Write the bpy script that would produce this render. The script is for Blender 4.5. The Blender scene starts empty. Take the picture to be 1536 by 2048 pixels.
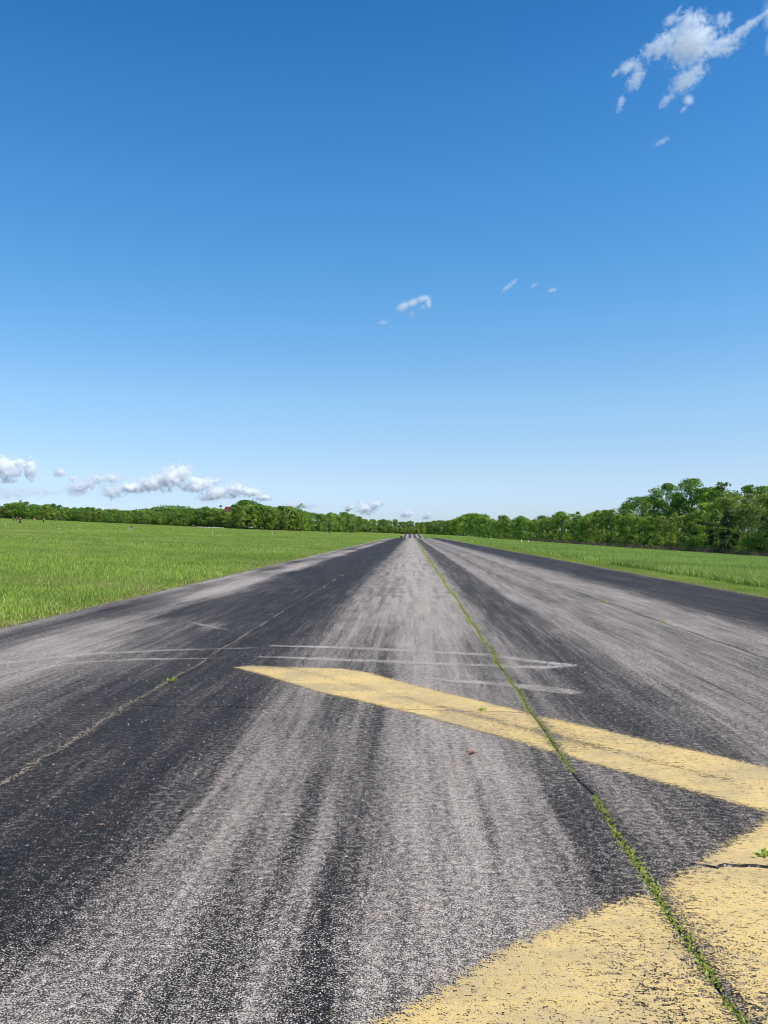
import bpy, bmesh, math
import numpy as np
from mathutils import Vector, Matrix, Euler

rng = np.random.default_rng(7)
scene = bpy.context.scene
COL = scene.collection

# ------------------------------------------------------------------ camera
CAM_H = 1.55
F_PX, W_PX, H_PX = 1680.0, 1536.0, 2048.0
YAW = math.atan(54.0 / F_PX)
PITCH = math.atan(42.0 / F_PX)
cam_d = bpy.data.cameras.new('camera')
cam_d.sensor_fit = 'VERTICAL'
cam_d.sensor_height = 36.0
cam_d.lens = 36.0 * F_PX / H_PX
cam_d.clip_start = 0.05
cam_d.clip_end = 60000.0
cam = bpy.data.objects.new('camera', cam_d)
COL.objects.link(cam)
cam.location = (0, 0, CAM_H)
cam.rotation_euler = Euler((math.radians(90) + PITCH, 0, YAW), 'XYZ')
scene.camera = cam
CAM_M = cam.rotation_euler.to_matrix()

def ray(px, py):
    """world direction through a pixel of the 1536x2048 photograph"""
    return CAM_M @ Vector(((px - W_PX / 2) / F_PX, -(py - H_PX / 2) / F_PX, -1.0))

def ground(px, py, z=0.0):
    d = ray(px, py)
    t = (z - CAM_H) / d.z
    return d.x * t, d.y * t

def at_depth(px, Y):
    """lateral position of image column px at a distance Y along the runway"""
    d = ray(px, 1066)
    return d.x / d.y * Y

def height_at(px, py, Y):
    d = ray(px, py)
    return CAM_H + d.z / d.y * Y

# ------------------------------------------------------------------ world and sun
SUN_EL, SUN_AZ = math.radians(54), math.radians(114)      # azimuth clockwise from straight ahead
world = bpy.data.worlds.new('World')
scene.world = world
world.use_nodes = True
wn = world.node_tree.nodes
wl = world.node_tree.links
wn.clear()
sky = wn.new('ShaderNodeTexSky')
sky.sky_type = 'NISHITA'
sky.sun_disc = False
sky.sun_elevation = SUN_EL
sky.sun_rotation = SUN_AZ
sky.altitude = 200.0
sky.air_density = 1.0
sky.dust_density = 0.6
sky.ozone_density = 2.0
hsv = wn.new('ShaderNodeHueSaturation')
hsv.inputs['Saturation'].default_value = 1.22
hsv.inputs['Value'].default_value = 1.0
bg = wn.new('ShaderNodeBackground')
bg.inputs['Strength'].default_value = 0.105
wo = wn.new('ShaderNodeOutputWorld')
# colour of the air by elevation (same all round): deep blue above, pale blue at the horizon
SKY_TONE = [(0.0155, (0.814, 1.011, 1.513)), (0.039, (0.863, 1.001, 1.474)), (0.063, (0.93, 0.983, 1.248)), (0.098, (0.998, 1.038, 1.195)), (0.157, (1.102, 1.17, 1.223)), (0.269, (0.887, 1.224, 1.31)), (0.371, (0.717, 1.209, 1.361)), (0.463, (0.56, 1.117, 1.321)), (0.538, (0.416, 0.98, 1.229))]
wtc = wn.new('ShaderNodeTexCoord')
wsep = wn.new('ShaderNodeSeparateXYZ')
wl.new(wtc.outputs['Generated'], wsep.inputs[0])
wramp = wn.new('ShaderNodeValToRGB')
while len(wramp.color_ramp.elements) < len(SKY_TONE): wramp.color_ramp.elements.new(0.5)
for el, (pz, c) in zip(wramp.color_ramp.elements, SKY_TONE):
    el.position = pz; el.color = (c[0] / 2, c[1] / 2, c[2] / 2, 1)
wl.new(wsep.outputs[2], wramp.inputs[0])
wmul = wn.new('ShaderNodeVectorMath'); wmul.operation = 'MULTIPLY'
wsc = wn.new('ShaderNodeVectorMath'); wsc.operation = 'SCALE'; wsc.inputs['Scale'].default_value = 2.0
wl.new(sky.outputs[0], hsv.inputs['Color'])
wl.new(hsv.outputs[0], wmul.inputs[0]); wl.new(wramp.outputs[0], wmul.inputs[1])
wl.new(wmul.outputs[0], wsc.inputs[0])
wl.new(wsc.outputs[0], bg.inputs['Color'])
wl.new(bg.outputs[0], wo.inputs['Surface'])

sun_d = bpy.data.lights.new('sun', 'SUN')
sun_d.energy = 4.8
sun_d.angle = math.radians(0.5)
sun_d.color = (1.0, 0.955, 0.88)
sun = bpy.data.objects.new('sun', sun_d)
COL.objects.link(sun)
sdir = Vector((math.sin(SUN_AZ) * math.cos(SUN_EL), math.cos(SUN_AZ) * math.cos(SUN_EL), math.sin(SUN_EL)))
sun.rotation_euler = sdir.to_track_quat('Z', 'Y').to_euler()
sun.location = (60, 20, 90)

scene.view_settings.view_transform = 'Standard'
scene.view_settings.look = 'None'
scene.view_settings.gamma = 1.0
scene.view_settings.exposure = 0.33
scene.view_settings.use_curve_mapping = False
scene.cycles.volume_bounces = 24
scene.cycles.max_bounces = 28
scene.cycles.transparent_max_bounces = 24
scene.cycles.volume_max_steps = 256
scene.cycles.filter_width = 1.0

# ------------------------------------------------------------------ helpers
def tag(o, label=None, cat=None, group=None, kind=None):
    if label: o['label'] = label
    if cat: o['category'] = cat
    if group: o['group'] = group
    if kind: o['kind'] = kind
    return o

def link(name, me, mat=None, parent=None, loc=None):
    o = bpy.data.objects.new(name, me)
    COL.objects.link(o)
    if mat is not None and me is not None and len(me.materials) == 0:
        me.materials.append(mat)
    if parent is not None: o.parent = parent
    if loc is not None: o.location = loc
    return o

def empty(name, loc, rz=0.0):
    o = bpy.data.objects.new(name, None)
    COL.objects.link(o)
    o.location = loc
    o.rotation_euler = (0, 0, rz)
    o.empty_display_size = 0.3
    return o

def mesh_np(name, verts, faces_flat, sizes, attrs=None, smooth=False):
    """fast mesh from numpy arrays; sizes = vertices per face"""
    me = bpy.data.meshes.new(name)
    verts = np.asarray(verts, dtype=np.float32)
    faces_flat = np.asarray(faces_flat, dtype=np.int32).ravel()
    sizes = np.asarray(sizes, dtype=np.int32)
    me.vertices.add(len(verts))
    me.vertices.foreach_set('co', verts.ravel())
    me.loops.add(len(faces_flat))
    me.loops.foreach_set('vertex_index', faces_flat)
    me.polygons.add(len(sizes))
    starts = np.concatenate(([0], np.cumsum(sizes)[:-1])).astype(np.int32)
    me.polygons.foreach_set('loop_start', starts)
    me.polygons.foreach_set('loop_total', sizes)
    if smooth:
        me.polygons.foreach_set('use_smooth', np.ones(len(sizes), dtype=bool))
    for k, v in (attrs or {}).items():
        a = me.attributes.new(k, 'FLOAT', 'POINT')
        a.data.foreach_set('value', np.asarray(v, dtype=np.float32))
    me.update(calc_edges=True)
    return me

def grid_faces(nr, nc, off=0):
    i = np.arange(nr - 1)[:, None] * nc + np.arange(nc - 1)[None, :] + off
    return np.stack([i, i + 1, i + nc + 1, i + nc], axis=-1).reshape(-1, 4)

def hash2(ix, iy, seed=0):
    h = np.sin(ix * 127.1 + iy * 311.7 + seed * 74.7) * 43758.5453
    return h - np.floor(h)

def vnoise(x, y, seed=0):
    x = np.asarray(x, dtype=np.float64); y = np.asarray(y, dtype=np.float64)
    ix, iy = np.floor(x), np.floor(y)
    fx, fy = x - ix, y - iy
    fx = fx * fx * (3 - 2 * fx); fy = fy * fy * (3 - 2 * fy)
    a = hash2(ix, iy, seed); b = hash2(ix + 1, iy, seed)
    c = hash2(ix, iy + 1, seed); d = hash2(ix + 1, iy + 1, seed)
    return (a * (1 - fx) + b * fx) * (1 - fy) + (c * (1 - fx) + d * fx) * fy

def fbm(x, y, seed=0, oct=3):
    s, a, t = 0, 1.0, 0
    for k in range(oct):
        s = s + a * vnoise(x * 2 ** k, y * 2 ** k, seed + k * 13)
        t += a; a *= 0.5
    return s / t

def sstep(a, b, x):
    t = np.clip((x - a) / (b - a), 0, 1)
    return t * t * (3 - 2 * t)

class NT:
    """small shorthand for building a node tree"""
    def __init__(self, name):
        self.m = bpy.data.materials.new(name)
        self.m.use_nodes = True
        self.t = self.m.node_tree
        self.t.nodes.clear()
        self.out = self.t.nodes.new('ShaderNodeOutputMaterial')
    def n(self, typ, **kw):
        nd = self.t.nodes.new(typ)
        for k, v in kw.items(): setattr(nd, k, v)
        return nd
    def l(self, a, b): self.t.links.new(a, b)
    def put(self, sock, v):
        if hasattr(v, 'is_linked') or isinstance(v, bpy.types.NodeSocket): self.l(v, sock)
        else: sock.default_value = v
    def math(self, op, a, b=None, c=None, clamp=False):
        nd = self.n('ShaderNodeMath', operation=op, use_clamp=clamp)
        self.put(nd.inputs[0], a)
        if b is not None: self.put(nd.inputs[1], b)
        if c is not None: self.put(nd.inputs[2], c)
        return nd.outputs[0]
    def vmath(self, op, a, b=None):
        nd = self.n('ShaderNodeVectorMath', operation=op)
        self.put(nd.inputs[0], a)
        if b is not None: self.put(nd.inputs[1], b)
        return nd.outputs['Value'] if op in ('LENGTH', 'DISTANCE', 'DOT_PRODUCT') else nd.outputs[0]
    def sstep(self, x, a, b, lo=0.0, hi=1.0):
        nd = self.n('ShaderNodeMapRange', interpolation_type='SMOOTHSTEP')
        self.put(nd.inputs[0], x); self.put(nd.inputs[1], a); self.put(nd.inputs[2], b)
        self.put(nd.inputs[3], lo); self.put(nd.inputs[4], hi)
        return nd.outputs[0]
    def mix(self, f, a, b):
        nd = self.n('ShaderNodeMix', data_type='RGBA')
        self.put(nd.inputs[0], f); self.put(nd.inputs[6], a); self.put(nd.inputs[7], b)
        return nd.outputs[2]
    def noise(self, vec, scale, detail=2.0, rough=0.5, dist=0.0):
        nd = self.n('ShaderNodeTexNoise')
        self.l(vec, nd.inputs['Vector'])
        nd.inputs['Scale'].default_value = scale
        nd.inputs['Detail'].default_value = detail
        nd.inputs['Roughness'].default_value = rough
        nd.inputs['Distortion'].default_value = dist
        return nd
    def scale(self, vec, s):
        return self.vmath('MULTIPLY', vec, s)
    def attr(self, name):
        nd = self.n('ShaderNodeAttribute', attribute_name=name)
        return nd.outputs['Fac']
    def pos(self):
        return self.n('ShaderNodeNewGeometry').outputs['Position']
    def bsdf(self, color, rough, spec=0.3, normal=None):
        b = self.n('ShaderNodeBsdfPrincipled')
        self.put(b.inputs['Base Color'], color)
        self.put(b.inputs['Roughness'], rough)
        self.put(b.inputs['Specular IOR Level'], spec)
        if normal is not None: self.l(normal, b.inputs['Normal'])
        return b.outputs[0]
    def bump(self, h, strength, dist):
        b = self.n('ShaderNodeBump')
        b.inputs['Strength'].default_value = strength
        b.inputs['Distance'].default_value = dist
        self.l(h, b.inputs['Height'])
        return b.outputs[0]
    def done(self, sh):
        self.l(sh, self.out.inputs['Surface'])
        return self.m

def rgb(r, g, b): return (r, g, b, 1.0)

def flat_mat(name, col, rough=0.7, spec=0.3, var=0.12, sc=6.0):
    t = NT(name)
    n = t.noise(t.pos(), sc, 3.0).outputs[0]
    dark = rgb(*(c * (1 - var * 2) for c in col))
    light = rgb(*(min(1, c * (1 + var)) for c in col))
    return t.done(t.bsdf(t.mix(n, dark, light), rough, spec))

# ------------------------------------------------------------------ materials of the pavement
def aggregate(t):
    """speckle fields shared by asphalt and worn paint, in world metres"""
    p = t.pos()
    fine = t.noise(p, 135.0, 2.0, 0.6, 0.4).outputs[0]
    mid = t.noise(p, 27.0, 2.0, 0.55).outputs[0]
    vor = t.n('ShaderNodeTexVoronoi'); vor.inputs['Scale'].default_value = 180.0
    t.l(p, vor.inputs['Vector'])
    return p, fine, mid, vor

def make_asphalt():
    t = NT('worn_asphalt')
    p, fine, mid, vor = aggregate(t)
    wear = t.attr('wear')
    s1 = t.noise(t.scale(p, (7.0, 0.32, 1.0)), 1.0, 3.0, 0.55).outputs[0]
    s2 = t.noise(t.scale(p, (1.6, 0.16, 1.0)), 1.0, 2.0, 0.5).outputs[0]
    s5 = t.noise(t.scale(p, (19.0, 0.55, 1.0)), 1.0, 2.0, 0.55).outputs[0]
    s3 = t.noise(p, 2.1, 4.0, 0.6).outputs[0]
    s4 = t.noise(t.scale(p, (6.0, 0.8, 1.0)), 1.0, 4.0, 0.65).outputs[0]
    w = wear
    for s, a in ((s1, 0.58), (s2, 0.34), (s3, 0.20), (s4, 0.36), (s5, 0.42)):
        w = t.math('ADD', w, t.math('MULTIPLY', t.math('SUBTRACT', s, 0.5), a))
    w = t.math('ADD', w, 0.0, clamp=True)
    speck = t.math('ADD', t.math('MULTIPLY', fine, 0.72), t.math('MULTIPLY', mid, 0.28))
    nd = t.n('ShaderNodeMapRange'); t.l(w, nd.inputs[0]); nd.inputs[3].default_value = 0.615; nd.inputs[4].default_value = 0.425
    thr = nd.outputs[0]
    mask = t.sstep(t.math('SUBTRACT', speck, thr), -0.05, 0.06)
    rnd = t.n('ShaderNodeSeparateColor'); t.l(vor.outputs['Color'], rnd.inputs[0])
    stone = t.mix(rnd.outputs[0], rgb(0.32, 0.270, 0.234), rgb(0.62, 0.530, 0.455))
    stone = t.mix(t.sstep(rnd.outputs[1], 0.9, 0.97), stone, rgb(0.60, 0.56, 0.50))
    stone = t.mix(t.sstep(rnd.outputs[2], 0.90, 0.96), stone, rgb(0.26, 0.20, 0.13))
    stone = t.mix(t.sstep(vor.outputs['Distance'], 0.35, 0.80, 0.0, 0.5), stone, rgb(0.06, 0.055, 0.052))
    brown = t.noise(t.scale(p, (1.1, .5, 1.0)), 1.0, 3.0).outputs[0]
    stone = t.mix(t.sstep(brown, .45, .75, 0.0, .45), stone, rgb(.34, .27, .225))
    hue = t.noise(p, 3.3, 2.0).outputs[0]
    binder = t.mix(hue, rgb(0.0075, 0.0082, 0.0098), rgb(0.022, 0.020, 0.0195))
    binder = t.mix(t.sstep(w, 0.25, 0.85, 0.0, 0.75), binder, rgb(0.105, 0.092, 0.084))
    col = t.mix(mask, binder, stone)
    rough = t.sstep(mask, 0.0, 1.0, 0.68, 0.88)
    nrm = t.bump(speck, 0.55, 0.012)
    return t.done(t.bsdf(col, rough, 0.05, nrm))

def make_paint(name, base_a, base_b, cover, edge_soft, grime=0.5):
    """road paint worn through to the stones; transparent where it has gone"""
    t = NT(name)
    p, fine, mid, vor = aggregate(t)
    sdf = t.attr('inside')
    big = t.noise(p, 1.5, 4.0, 0.6).outputs[0]
    streak = t.noise(t.scale(p, (2.0, 2.6, 1.0)), 1.0, 3.0, 0.6, 0.6).outputs[0]
    worn = t.attr('thin')
    e = t.math('ADD', sdf, t.math('MULTIPLY', t.math('SUBTRACT', mid, 0.5), 0.05))
    edge = t.sstep(e, -edge_soft, edge_soft)
    amount = t.math('ADD', cover, t.math('MULTIPLY', t.math('SUBTRACT', big, 0.5), 0.4))
    amount = t.math('ADD', amount, t.math('MULTIPLY', t.math('SUBTRACT', streak, 0.5), 0.35))
    amount = t.math('SUBTRACT', amount, worn)
    amount = t.math('MULTIPLY', amount, edge, clamp=True)
    crackle = t.noise(t.scale(p, (26.0, 44.0, 1.0)), 1.0, 3.0, 0.7, 0.8).outputs[0]
    pit = t.math('ADD', t.math('MULTIPLY', fine, 0.52), t.math('MULTIPLY', crackle, 0.48))
    thr = t.sstep(amount, 0.0, 1.0, 0.64, 0.395)
    mask = t.sstep(t.math('SUBTRACT', pit, thr), -0.035, 0.045)
    col = t.mix(big, base_a, base_b)
    rnd = t.n('ShaderNodeSeparateColor'); t.l(vor.outputs['Color'], rnd.inputs[0])
    col = t.mix(t.math('MULTIPLY', t.sstep(rnd.outputs[0], 0.6, 1.0), grime * 0.55), col, rgb(0.42, 0.39, 0.36))
    col = t.mix(t.math('MULTIPLY', t.sstep(streak, 0.5, 0.75), grime * 0.8), col, rgb(0.33, 0.27, 0.15))
    dirt = t.noise(t.scale(p, (1.2, 2.2, 1.0)), 1.0, 5.0, 0.65, 0.4).outputs[0]
    col = t.mix(t.sstep(dirt, 0.40, 0.66, 0.0, grime * 0.85), col, t.mix(0.6, base_a, rgb(0.26, 0.225, 0.175)))
    col = t.mix(t.sstep(fine, 0.52, 0.62, 0.0, 0.35), col, rgb(0.25, 0.2, 0.11))
    sh = t.bsdf(col, 0.75, 0.2, t.bump(pit, 0.5, 0.010))
    tr = t.n('ShaderNodeBsdfTransparent')
    mx = t.n('ShaderNodeMixShader')
    t.l(mask, mx.inputs[0]); t.l(tr.outputs[0], mx.inputs[1]); t.l(sh, mx.inputs[2])
    return t.done(mx.outputs[0])

M_ASPHALT = make_asphalt()
M_YELLOW = make_paint('worn_yellow_paint', rgb(0.555, 0.375, 0.125), rgb(0.67, 0.475, 0.175), 0.90, 0.10, 0.8)
M_GHOST = make_paint('faded_white_paint', rgb(0.40, 0.355, 0.325), rgb(0.50, 0.44, 0.395), 0.565, 0.09, 0.3)

# ------------------------------------------------------------------ terrain shape
XL, XR = -6.64, 8.50            # runway edges
SEAMS = (-2.52, 1.04, 4.35)     # joints between the four paving lanes
_py = np.array([-400, 0, 235, 262, 285, 320, 380, 450, 520, 560, 620, 700, 775, 800, 6000.])
_pz = np.array([0, 0, 0, -.02, -.25, -1.3, -3.6, -4.0, -2.55, -1.72, -0.95, -0.1, .55, .6, .6])
def runway_z(y):
    y = np.asarray(y, dtype=np.float64)
    s = 0
    for k in (-12, -4, 4, 12): s = s + np.interp(y + k, _py, _pz)
    return s / 4

def terrain_z(x, y):
    x = np.asarray(x, dtype=np.float64); y = np.asarray(y, dtype=np.float64)
    fall = 1 - sstep(9.5, 34, np.abs(x - 0.9))
    rz = runway_z(y)
    rz = np.where(y > 790, rz, rz * fall)
    l = np.clip(XL - x, 0, None)
    left = 0.041 * np.minimum(l, 360) + 0.0 * l
    r = np.clip(x - XR, 0, None)
    right = -0.052 * np.minimum(r, 66)
    far = sstep(1500, 2600, np.hypot(x, y)) * 18 * fbm(x / 900, y / 900, 5)
    bumps = 0.10 * (fbm(x / 9, y / 9, 3) - 0.5) * sstep(1, 12, l + r) + 0.5 * (fbm(x / 70, y / 70, 9) - 0.5) * sstep(20, 80, l + r)
    return rz + left + right + far + bumps

def terrain_full(x, y):
    z = terrain_z(x, y)
    inside = (x > XL - 0.02) & (x < XR + 0.02) & (y < 800)
    edge = np.minimum(np.abs(x - XL), np.abs(x - XR))
    z = np.where(inside, z - 0.065, z - 0.02 * (1 - sstep(0.02, 0.5, edge)) * (y < 800))
    return z

def build_terrain():
    xs = np.unique(np.round(np.concatenate([
        [-9000, -6000, -4000, -3000, -2400, -2000, -1700, -1400, -1200],
        np.linspace(-1000, -400, 25), np.linspace(-380, -40, 60), np.linspace(-38, -9, 40),
        np.linspace(-8.6, -6.9, 8), [-6.75, XL - 0.03, XL, XL + 0.08, -6, -5, -3.6, -2.6, -2.44, -1.5, 0, 0.95, 1.13, 2.5, 4.27, 4.43, 5.5, 7.5, 8.4, XR, XR + 0.03],
        np.linspace(8.7, 12, 14), np.linspace(12.6, 40, 30), np.linspace(42, 90, 26), np.linspace(100, 400, 22),
        np.linspace(450, 1000, 10), [1300, 1700, 2200, 3000, 4000, 6000, 9000]]), 3))
    ys = np.unique(np.round(np.concatenate([
        [-60, -30, -12], np.linspace(-8, 60, 90), np.geomspace(61, 240, 60), np.linspace(244, 830, 110),
        np.linspace(840, 1500, 36), np.geomspace(1550, 9000, 24)]), 3))
    X, Y = np.meshgrid(xs, ys)
    Z = terrain_full(X, Y)
    v = np.stack([X, Y, Z], -1).reshape(-1, 3)
    edge = np.where(X < 0, XL - X, X - XR).reshape(-1)
    f = grid_faces(len(ys), len(xs))
    t = NT('meadow_ground')
    p = t.pos()
    ed = t.attr('edge')
    n1 = t.noise(p, 0.035, 4.0, 0.6).outputs[0]
    n2 = t.noise(t.scale(p, (0.25, 0.9, 1.0)), 1.0, 4.0, 0.65).outputs[0]
    n3 = t.noise(p, 9.0, 3.0, 0.6).outputs[0]
    g = t.mix(n1, rgb(0.125, 0.225, 0.022), rgb(0.250, 0.320, 0.045))
    g = t.mix(t.sstep(n2, 0.42, 0.72), g, rgb(0.33, 0.37, 0.075))
    g = t.mix(t.sstep(n3, 0.35, 0.7), rgb(0.045, 0.080, 0.014), g)
    sx = t.n('ShaderNodeSeparateXYZ'); t.l(p, sx.inputs[0])
    right = t.sstep(sx.outputs[0], 9.8, 11.2)
    rg = t.mix(n2, rgb(0.100, 0.185, 0.030), rgb(0.180, 0.260, 0.055))
    g = t.mix(right, g, rg)
    dist = t.vmath('LENGTH', p)
    g = t.mix(t.sstep(dist, 900.0, 1200.0), g, t.mix(n1, rgb(0.060, 0.085, 0.035), rgb(0.120, 0.135, 0.070)))
    soil = t.mix(n3, rgb(0.10, 0.075, 0.045), rgb(0.26, 0.20, 0.12))
    soil = t.mix(t.sstep(ed, -0.25, -0.08), rgb(0.035, 0.028, 0.020), soil)
    e2 = t.math('ADD', ed, t.math('MULTIPLY', t.math('SUBTRACT', n3, 0.5), 0.25))
    g = t.mix(t.sstep(e2, 0.05, 0.32), soil, g)
    me = mesh_np('ground', v, f, np.full(len(f), 4), {'edge': edge}, smooth=True)
    o = link('ground', me, t.done(t.bsdf(g, 0.95, 0.1, t.bump(n3, 0.5, 0.1))))
    tag(o, kind='structure')
build_terrain()

# ------------------------------------------------------------------ runway
def seam_x(k, y):
    y = np.asarray(y, dtype=np.float64)
    a = (0.06, 0.065, 0.06)[k]
    return SEAMS[k] + a * (fbm(y * 0.8, y * 0 + k, 31 + k, 3) - 0.5) * 1.6 + 0.02 * (vnoise(y * 3, y * 0, 41 + k) - 0.5)
GAPS = (0.006, 0.011, 0.005)

def wear_at(x, y):
    """how far the dark binder has worn away to bare stone: 0 sealed black, 1 bare"""
    ly = np.log(np.clip(y, 1, None))
    wob = 0.20 * (fbm(x * 0 + y * 0.09, x * 0.1, 51, 3) - 0.5) + 0.08 * (fbm(x * 0.9, y * 0.35, 53, 3) - 0.5)
    xx = x + wob
    near = np.interp(xx, [-6.7, -6.35, -6.1, -5.6, -5.2, -4.6, -4.0, -3.5, -3.0, -2.5, -1.9, -1.5, -1.25, -.95, -.8, -.6, -.53, -.47, -.41, -.28, -.2, .1, .55, .8, 1.0, 1.2, 1.4, 1.8, 2.2, 2.5, 2.8, 3.1, 3.5, 4.0, 4.5, 5.2, 5.6, 6.2, 8.0, 8.3, 8.6],
                         [.55, .50, .24, .28, .56, .58, .50, .34, .17, .10, .09,   .18, .46, .55, .42, .34, .50, .48, .31, .32, .60, .67, .62, .46, .40, .44, .32, .24, .30, .50, .60, .50, .52, .44, .58, .58, .36, .12, .10, .16, .38])
    far = np.interp(xx, [-6.7, -6.4, -6.1, -5.6, -5.1, -4.8, -4.5, -4.0, -2.6, -2.1, -1.7, -1.3, -.8, -.3, .2, .7, 1.0, 1.2, 1.5, 2.2, 2.45, 2.8, 3.1, 3.6, 4.3, 4.8, 5.4, 6.0, 6.5, 8.2, 8.5],
                        [.62, .52, .32, .55, .62, .40, .12, .06, .05, .06, .16, .52, .66, .88, .90, .80, .72, .60, .26, .24, .62, .62, .42, .58, .48, .64, .55, .20, .08, .10, .30])
    k = sstep(math.log(9), math.log(24), ly)
    w = near * (1 - k) + far * k
    # patches of sealer left on the bare middle lane and torn off the dark ones
    m = 0.6 * fbm(x * 9.0, y * 0.22, 61, 3) + 0.4 * fbm(x * 3.1, y * 2.3, 63, 4)
    mid = np.exp(-((x + 0.2) / 1.3) ** 2)
    w = w - mid * 0.30 * sstep(.45, .64, m) * sstep(12, 22, y) * (1 - 0.5 * sstep(60, 120, y))
    lp = fbm(x * 0.8, y * 0.22, 67, 4)
    leftp = sstep(-3.9, -4.6, x) * 1.0
    w = w + leftp * (lp - 0.5) * 0.85
    # bright scuffed blotches beside the left grass
    for px, py, r, a in ((235, 1252, .5, .35), (60, 1290, .8, .25), (420, 1252, .25, .25), (470, 1180, 1.2, .2)):
        gx, gy = ground(px, py)
        w = w + a * np.exp(-(((x - gx) / r) ** 2 + ((y - gy) / (r * 2.2)) ** 2))
    # sealer streaks on the lower right beside the centre joint
    w = w - 0.16 * np.exp(-((x - 0.86) / 0.13) ** 2) * sstep(6.5, 4.5, y)
    # near foreground is bare over the whole width
    w = w + 0.36 * sstep(3.3, 2.5, y) * sstep(-1.0, -1.6, x)
    # the far stretch beyond the dip
    w = np.where(y > 400, 0.45 + 0.5 * np.sin(x * 1.7) * 0.6, w)
    return np.clip(w, 0.02, 0.95)

def panel(name, xl, xr, y0, y1, nx, ys, parent):
    """one slab of asphalt; edges follow functions so joints and cracks are real gaps"""
    u = np.linspace(0, 1, nx)
    rows = []
    a, b = ys[0], ys[-1]
    for yy in ys:
        s = (yy - a) / (b - a)
        Xs = xl(yy) * (1 - u) + xr(yy) * u
        lo, hi = y0(Xs), y1(Xs)
        # keep distances along the slab, bend only close to its two ends
        Ys = yy + (lo - a) * np.exp(-(yy - a) / 0.5) * (1 if np.ndim(lo) else 0) + (hi - b) * np.exp(-(b - yy) / 0.5) * (1 if np.ndim(hi) else 0)
        Xs = xl(Ys) * (1 - u) + xr(Ys) * u
        rows.append(np.stack([Xs, Ys], -1))
    P = np.stack(rows)                       # nr, nc, 2
    nr, nc = P.shape[:2]
    X, Y = P[..., 0], P[..., 1]
    Z = runway_z(Y) + 0.006 * (fbm(X * 1.2, Y * 1.2, 71) - 0.5)
    v = np.stack([X, Y, Z], -1).reshape(-1, 3)
    w = wear_at(X, Y).reshape(-1)
    f = [grid_faces(nr, nc)]
    idx = np.arange(nr * nc).reshape(nr, nc)
    loop = np.concatenate([idx[0, :], idx[1:, -1], idx[-1, -2::-1], idx[-2:0:-1, 0]])
    n0 = len(v)
    low = v[loop].copy(); low[:, 2] -= 0.07
    v = np.concatenate([v, low]); w = np.concatenate([w, w[loop]])
    m = len(loop)
    k = np.arange(m); k2 = (k + 1) % m
    f.append(np.stack([loop[k2], loop[k], n0 + k, n0 + k2], -1))
    f = np.concatenate(f)
    me = mesh_np(name, v, f, np.full(len(f), 4), {'wear': w})
    return link(name, me, M_ASPHALT, parent)

def y_rows(a, b):
    ys = [a]
    while ys[-1] < b:
        ys.append(ys[-1] + max(0.045, 0.016 * abs(ys[-1])) if ys[-1] < 240 else ys[-1] + 4.0)
    ys[-1] = b
    return np.array(ys)

def crack_mid(x):      # fine crack across the middle lane
    x = np.asarray(x, dtype=np.float64)
    return 7.32 + 0.05 * (x - 1) * -1 + 0.10 * (fbm(x * 2.2, x * 0, 81, 3) - 0.5) + 0.05 * (vnoise(x * 14, x * 0, 83) - .5)
def crack_mid_gap(x): return 0.007 * sstep(-1.0, -.2, np.asarray(x)) + 0.0001
def crack_right(x):    # wide open crack across the lane on the right
    x = np.asarray(x, dtype=np.float64)
    return 3.985 - 0.045 * (x - 1.5) + 0.05 * (fbm(x * 3.0, x * 0, 85, 3) - 0.5) + 0.045 * (vnoise(x * 17, x * 0, 87) - .5) + 0.02 * (vnoise(x * 47, x * 0, 88) - .5)
def crack_right_gap(x): return 0.005 + 0.036 * sstep(1.15, 1.5, np.asarray(x)) * (0.6 + 0.8 * vnoise(np.asarray(x) * 9, np.asarray(x) * 0, 89))

def xe_left(y): return XL + 0.05 * (fbm(np.asarray(y) * 0.5, np.asarray(y) * 0, 91, 3) - 0.5) * 2
def xe_right(y): return XR + 0.05 * (fbm(np.asarray(y) * 0.5, np.asarray(y) * 0, 92, 3) - 0.5) * 2
Y0, Y1 = -6.0, 792.0
SL = [(lambda y, k=k: seam_x(k, y) - GAPS[k] / 2) for k in range(3)]
SR = [(lambda y, k=k: seam_x(k, y) + GAPS[k] / 2) for k in range(3)]
runway = tag(empty('runway', (0, 0, 0)), kind='structure')
const = lambda c: (lambda x: np.full(np.shape(x), c))
PANELS = [
    (xe_left, SL[0], const(Y0), const(Y1), 60, y_rows(Y0, Y1)),
    (SR[0], SL[1], const(Y0), lambda x: crack_mid(x) - crack_mid_gap(x) / 2, 74, y_rows(Y0, 7.32)),
    (SR[0], SL[1], lambda x: crack_mid(x) + crack_mid_gap(x) / 2, const(Y1), 74, y_rows(7.32, Y1)),
    (SR[1], SL[2], const(Y0), lambda x: crack_right(x) - crack_right_gap(x) / 2, 90, y_rows(Y0, 3.985)),
    (SR[1], SL[2], lambda x: crack_right(x) + crack_right_gap(x) / 2, const(Y1), 90, y_rows(3.985, Y1)),
    (SR[2], xe_right, const(Y0), const(Y1), 60, y_rows(Y0, Y1)),
]
for pn in PANELS:
    panel('asphalt_lane', pn[0], pn[1], pn[2], pn[3], pn[4], pn[5], runway)

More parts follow.
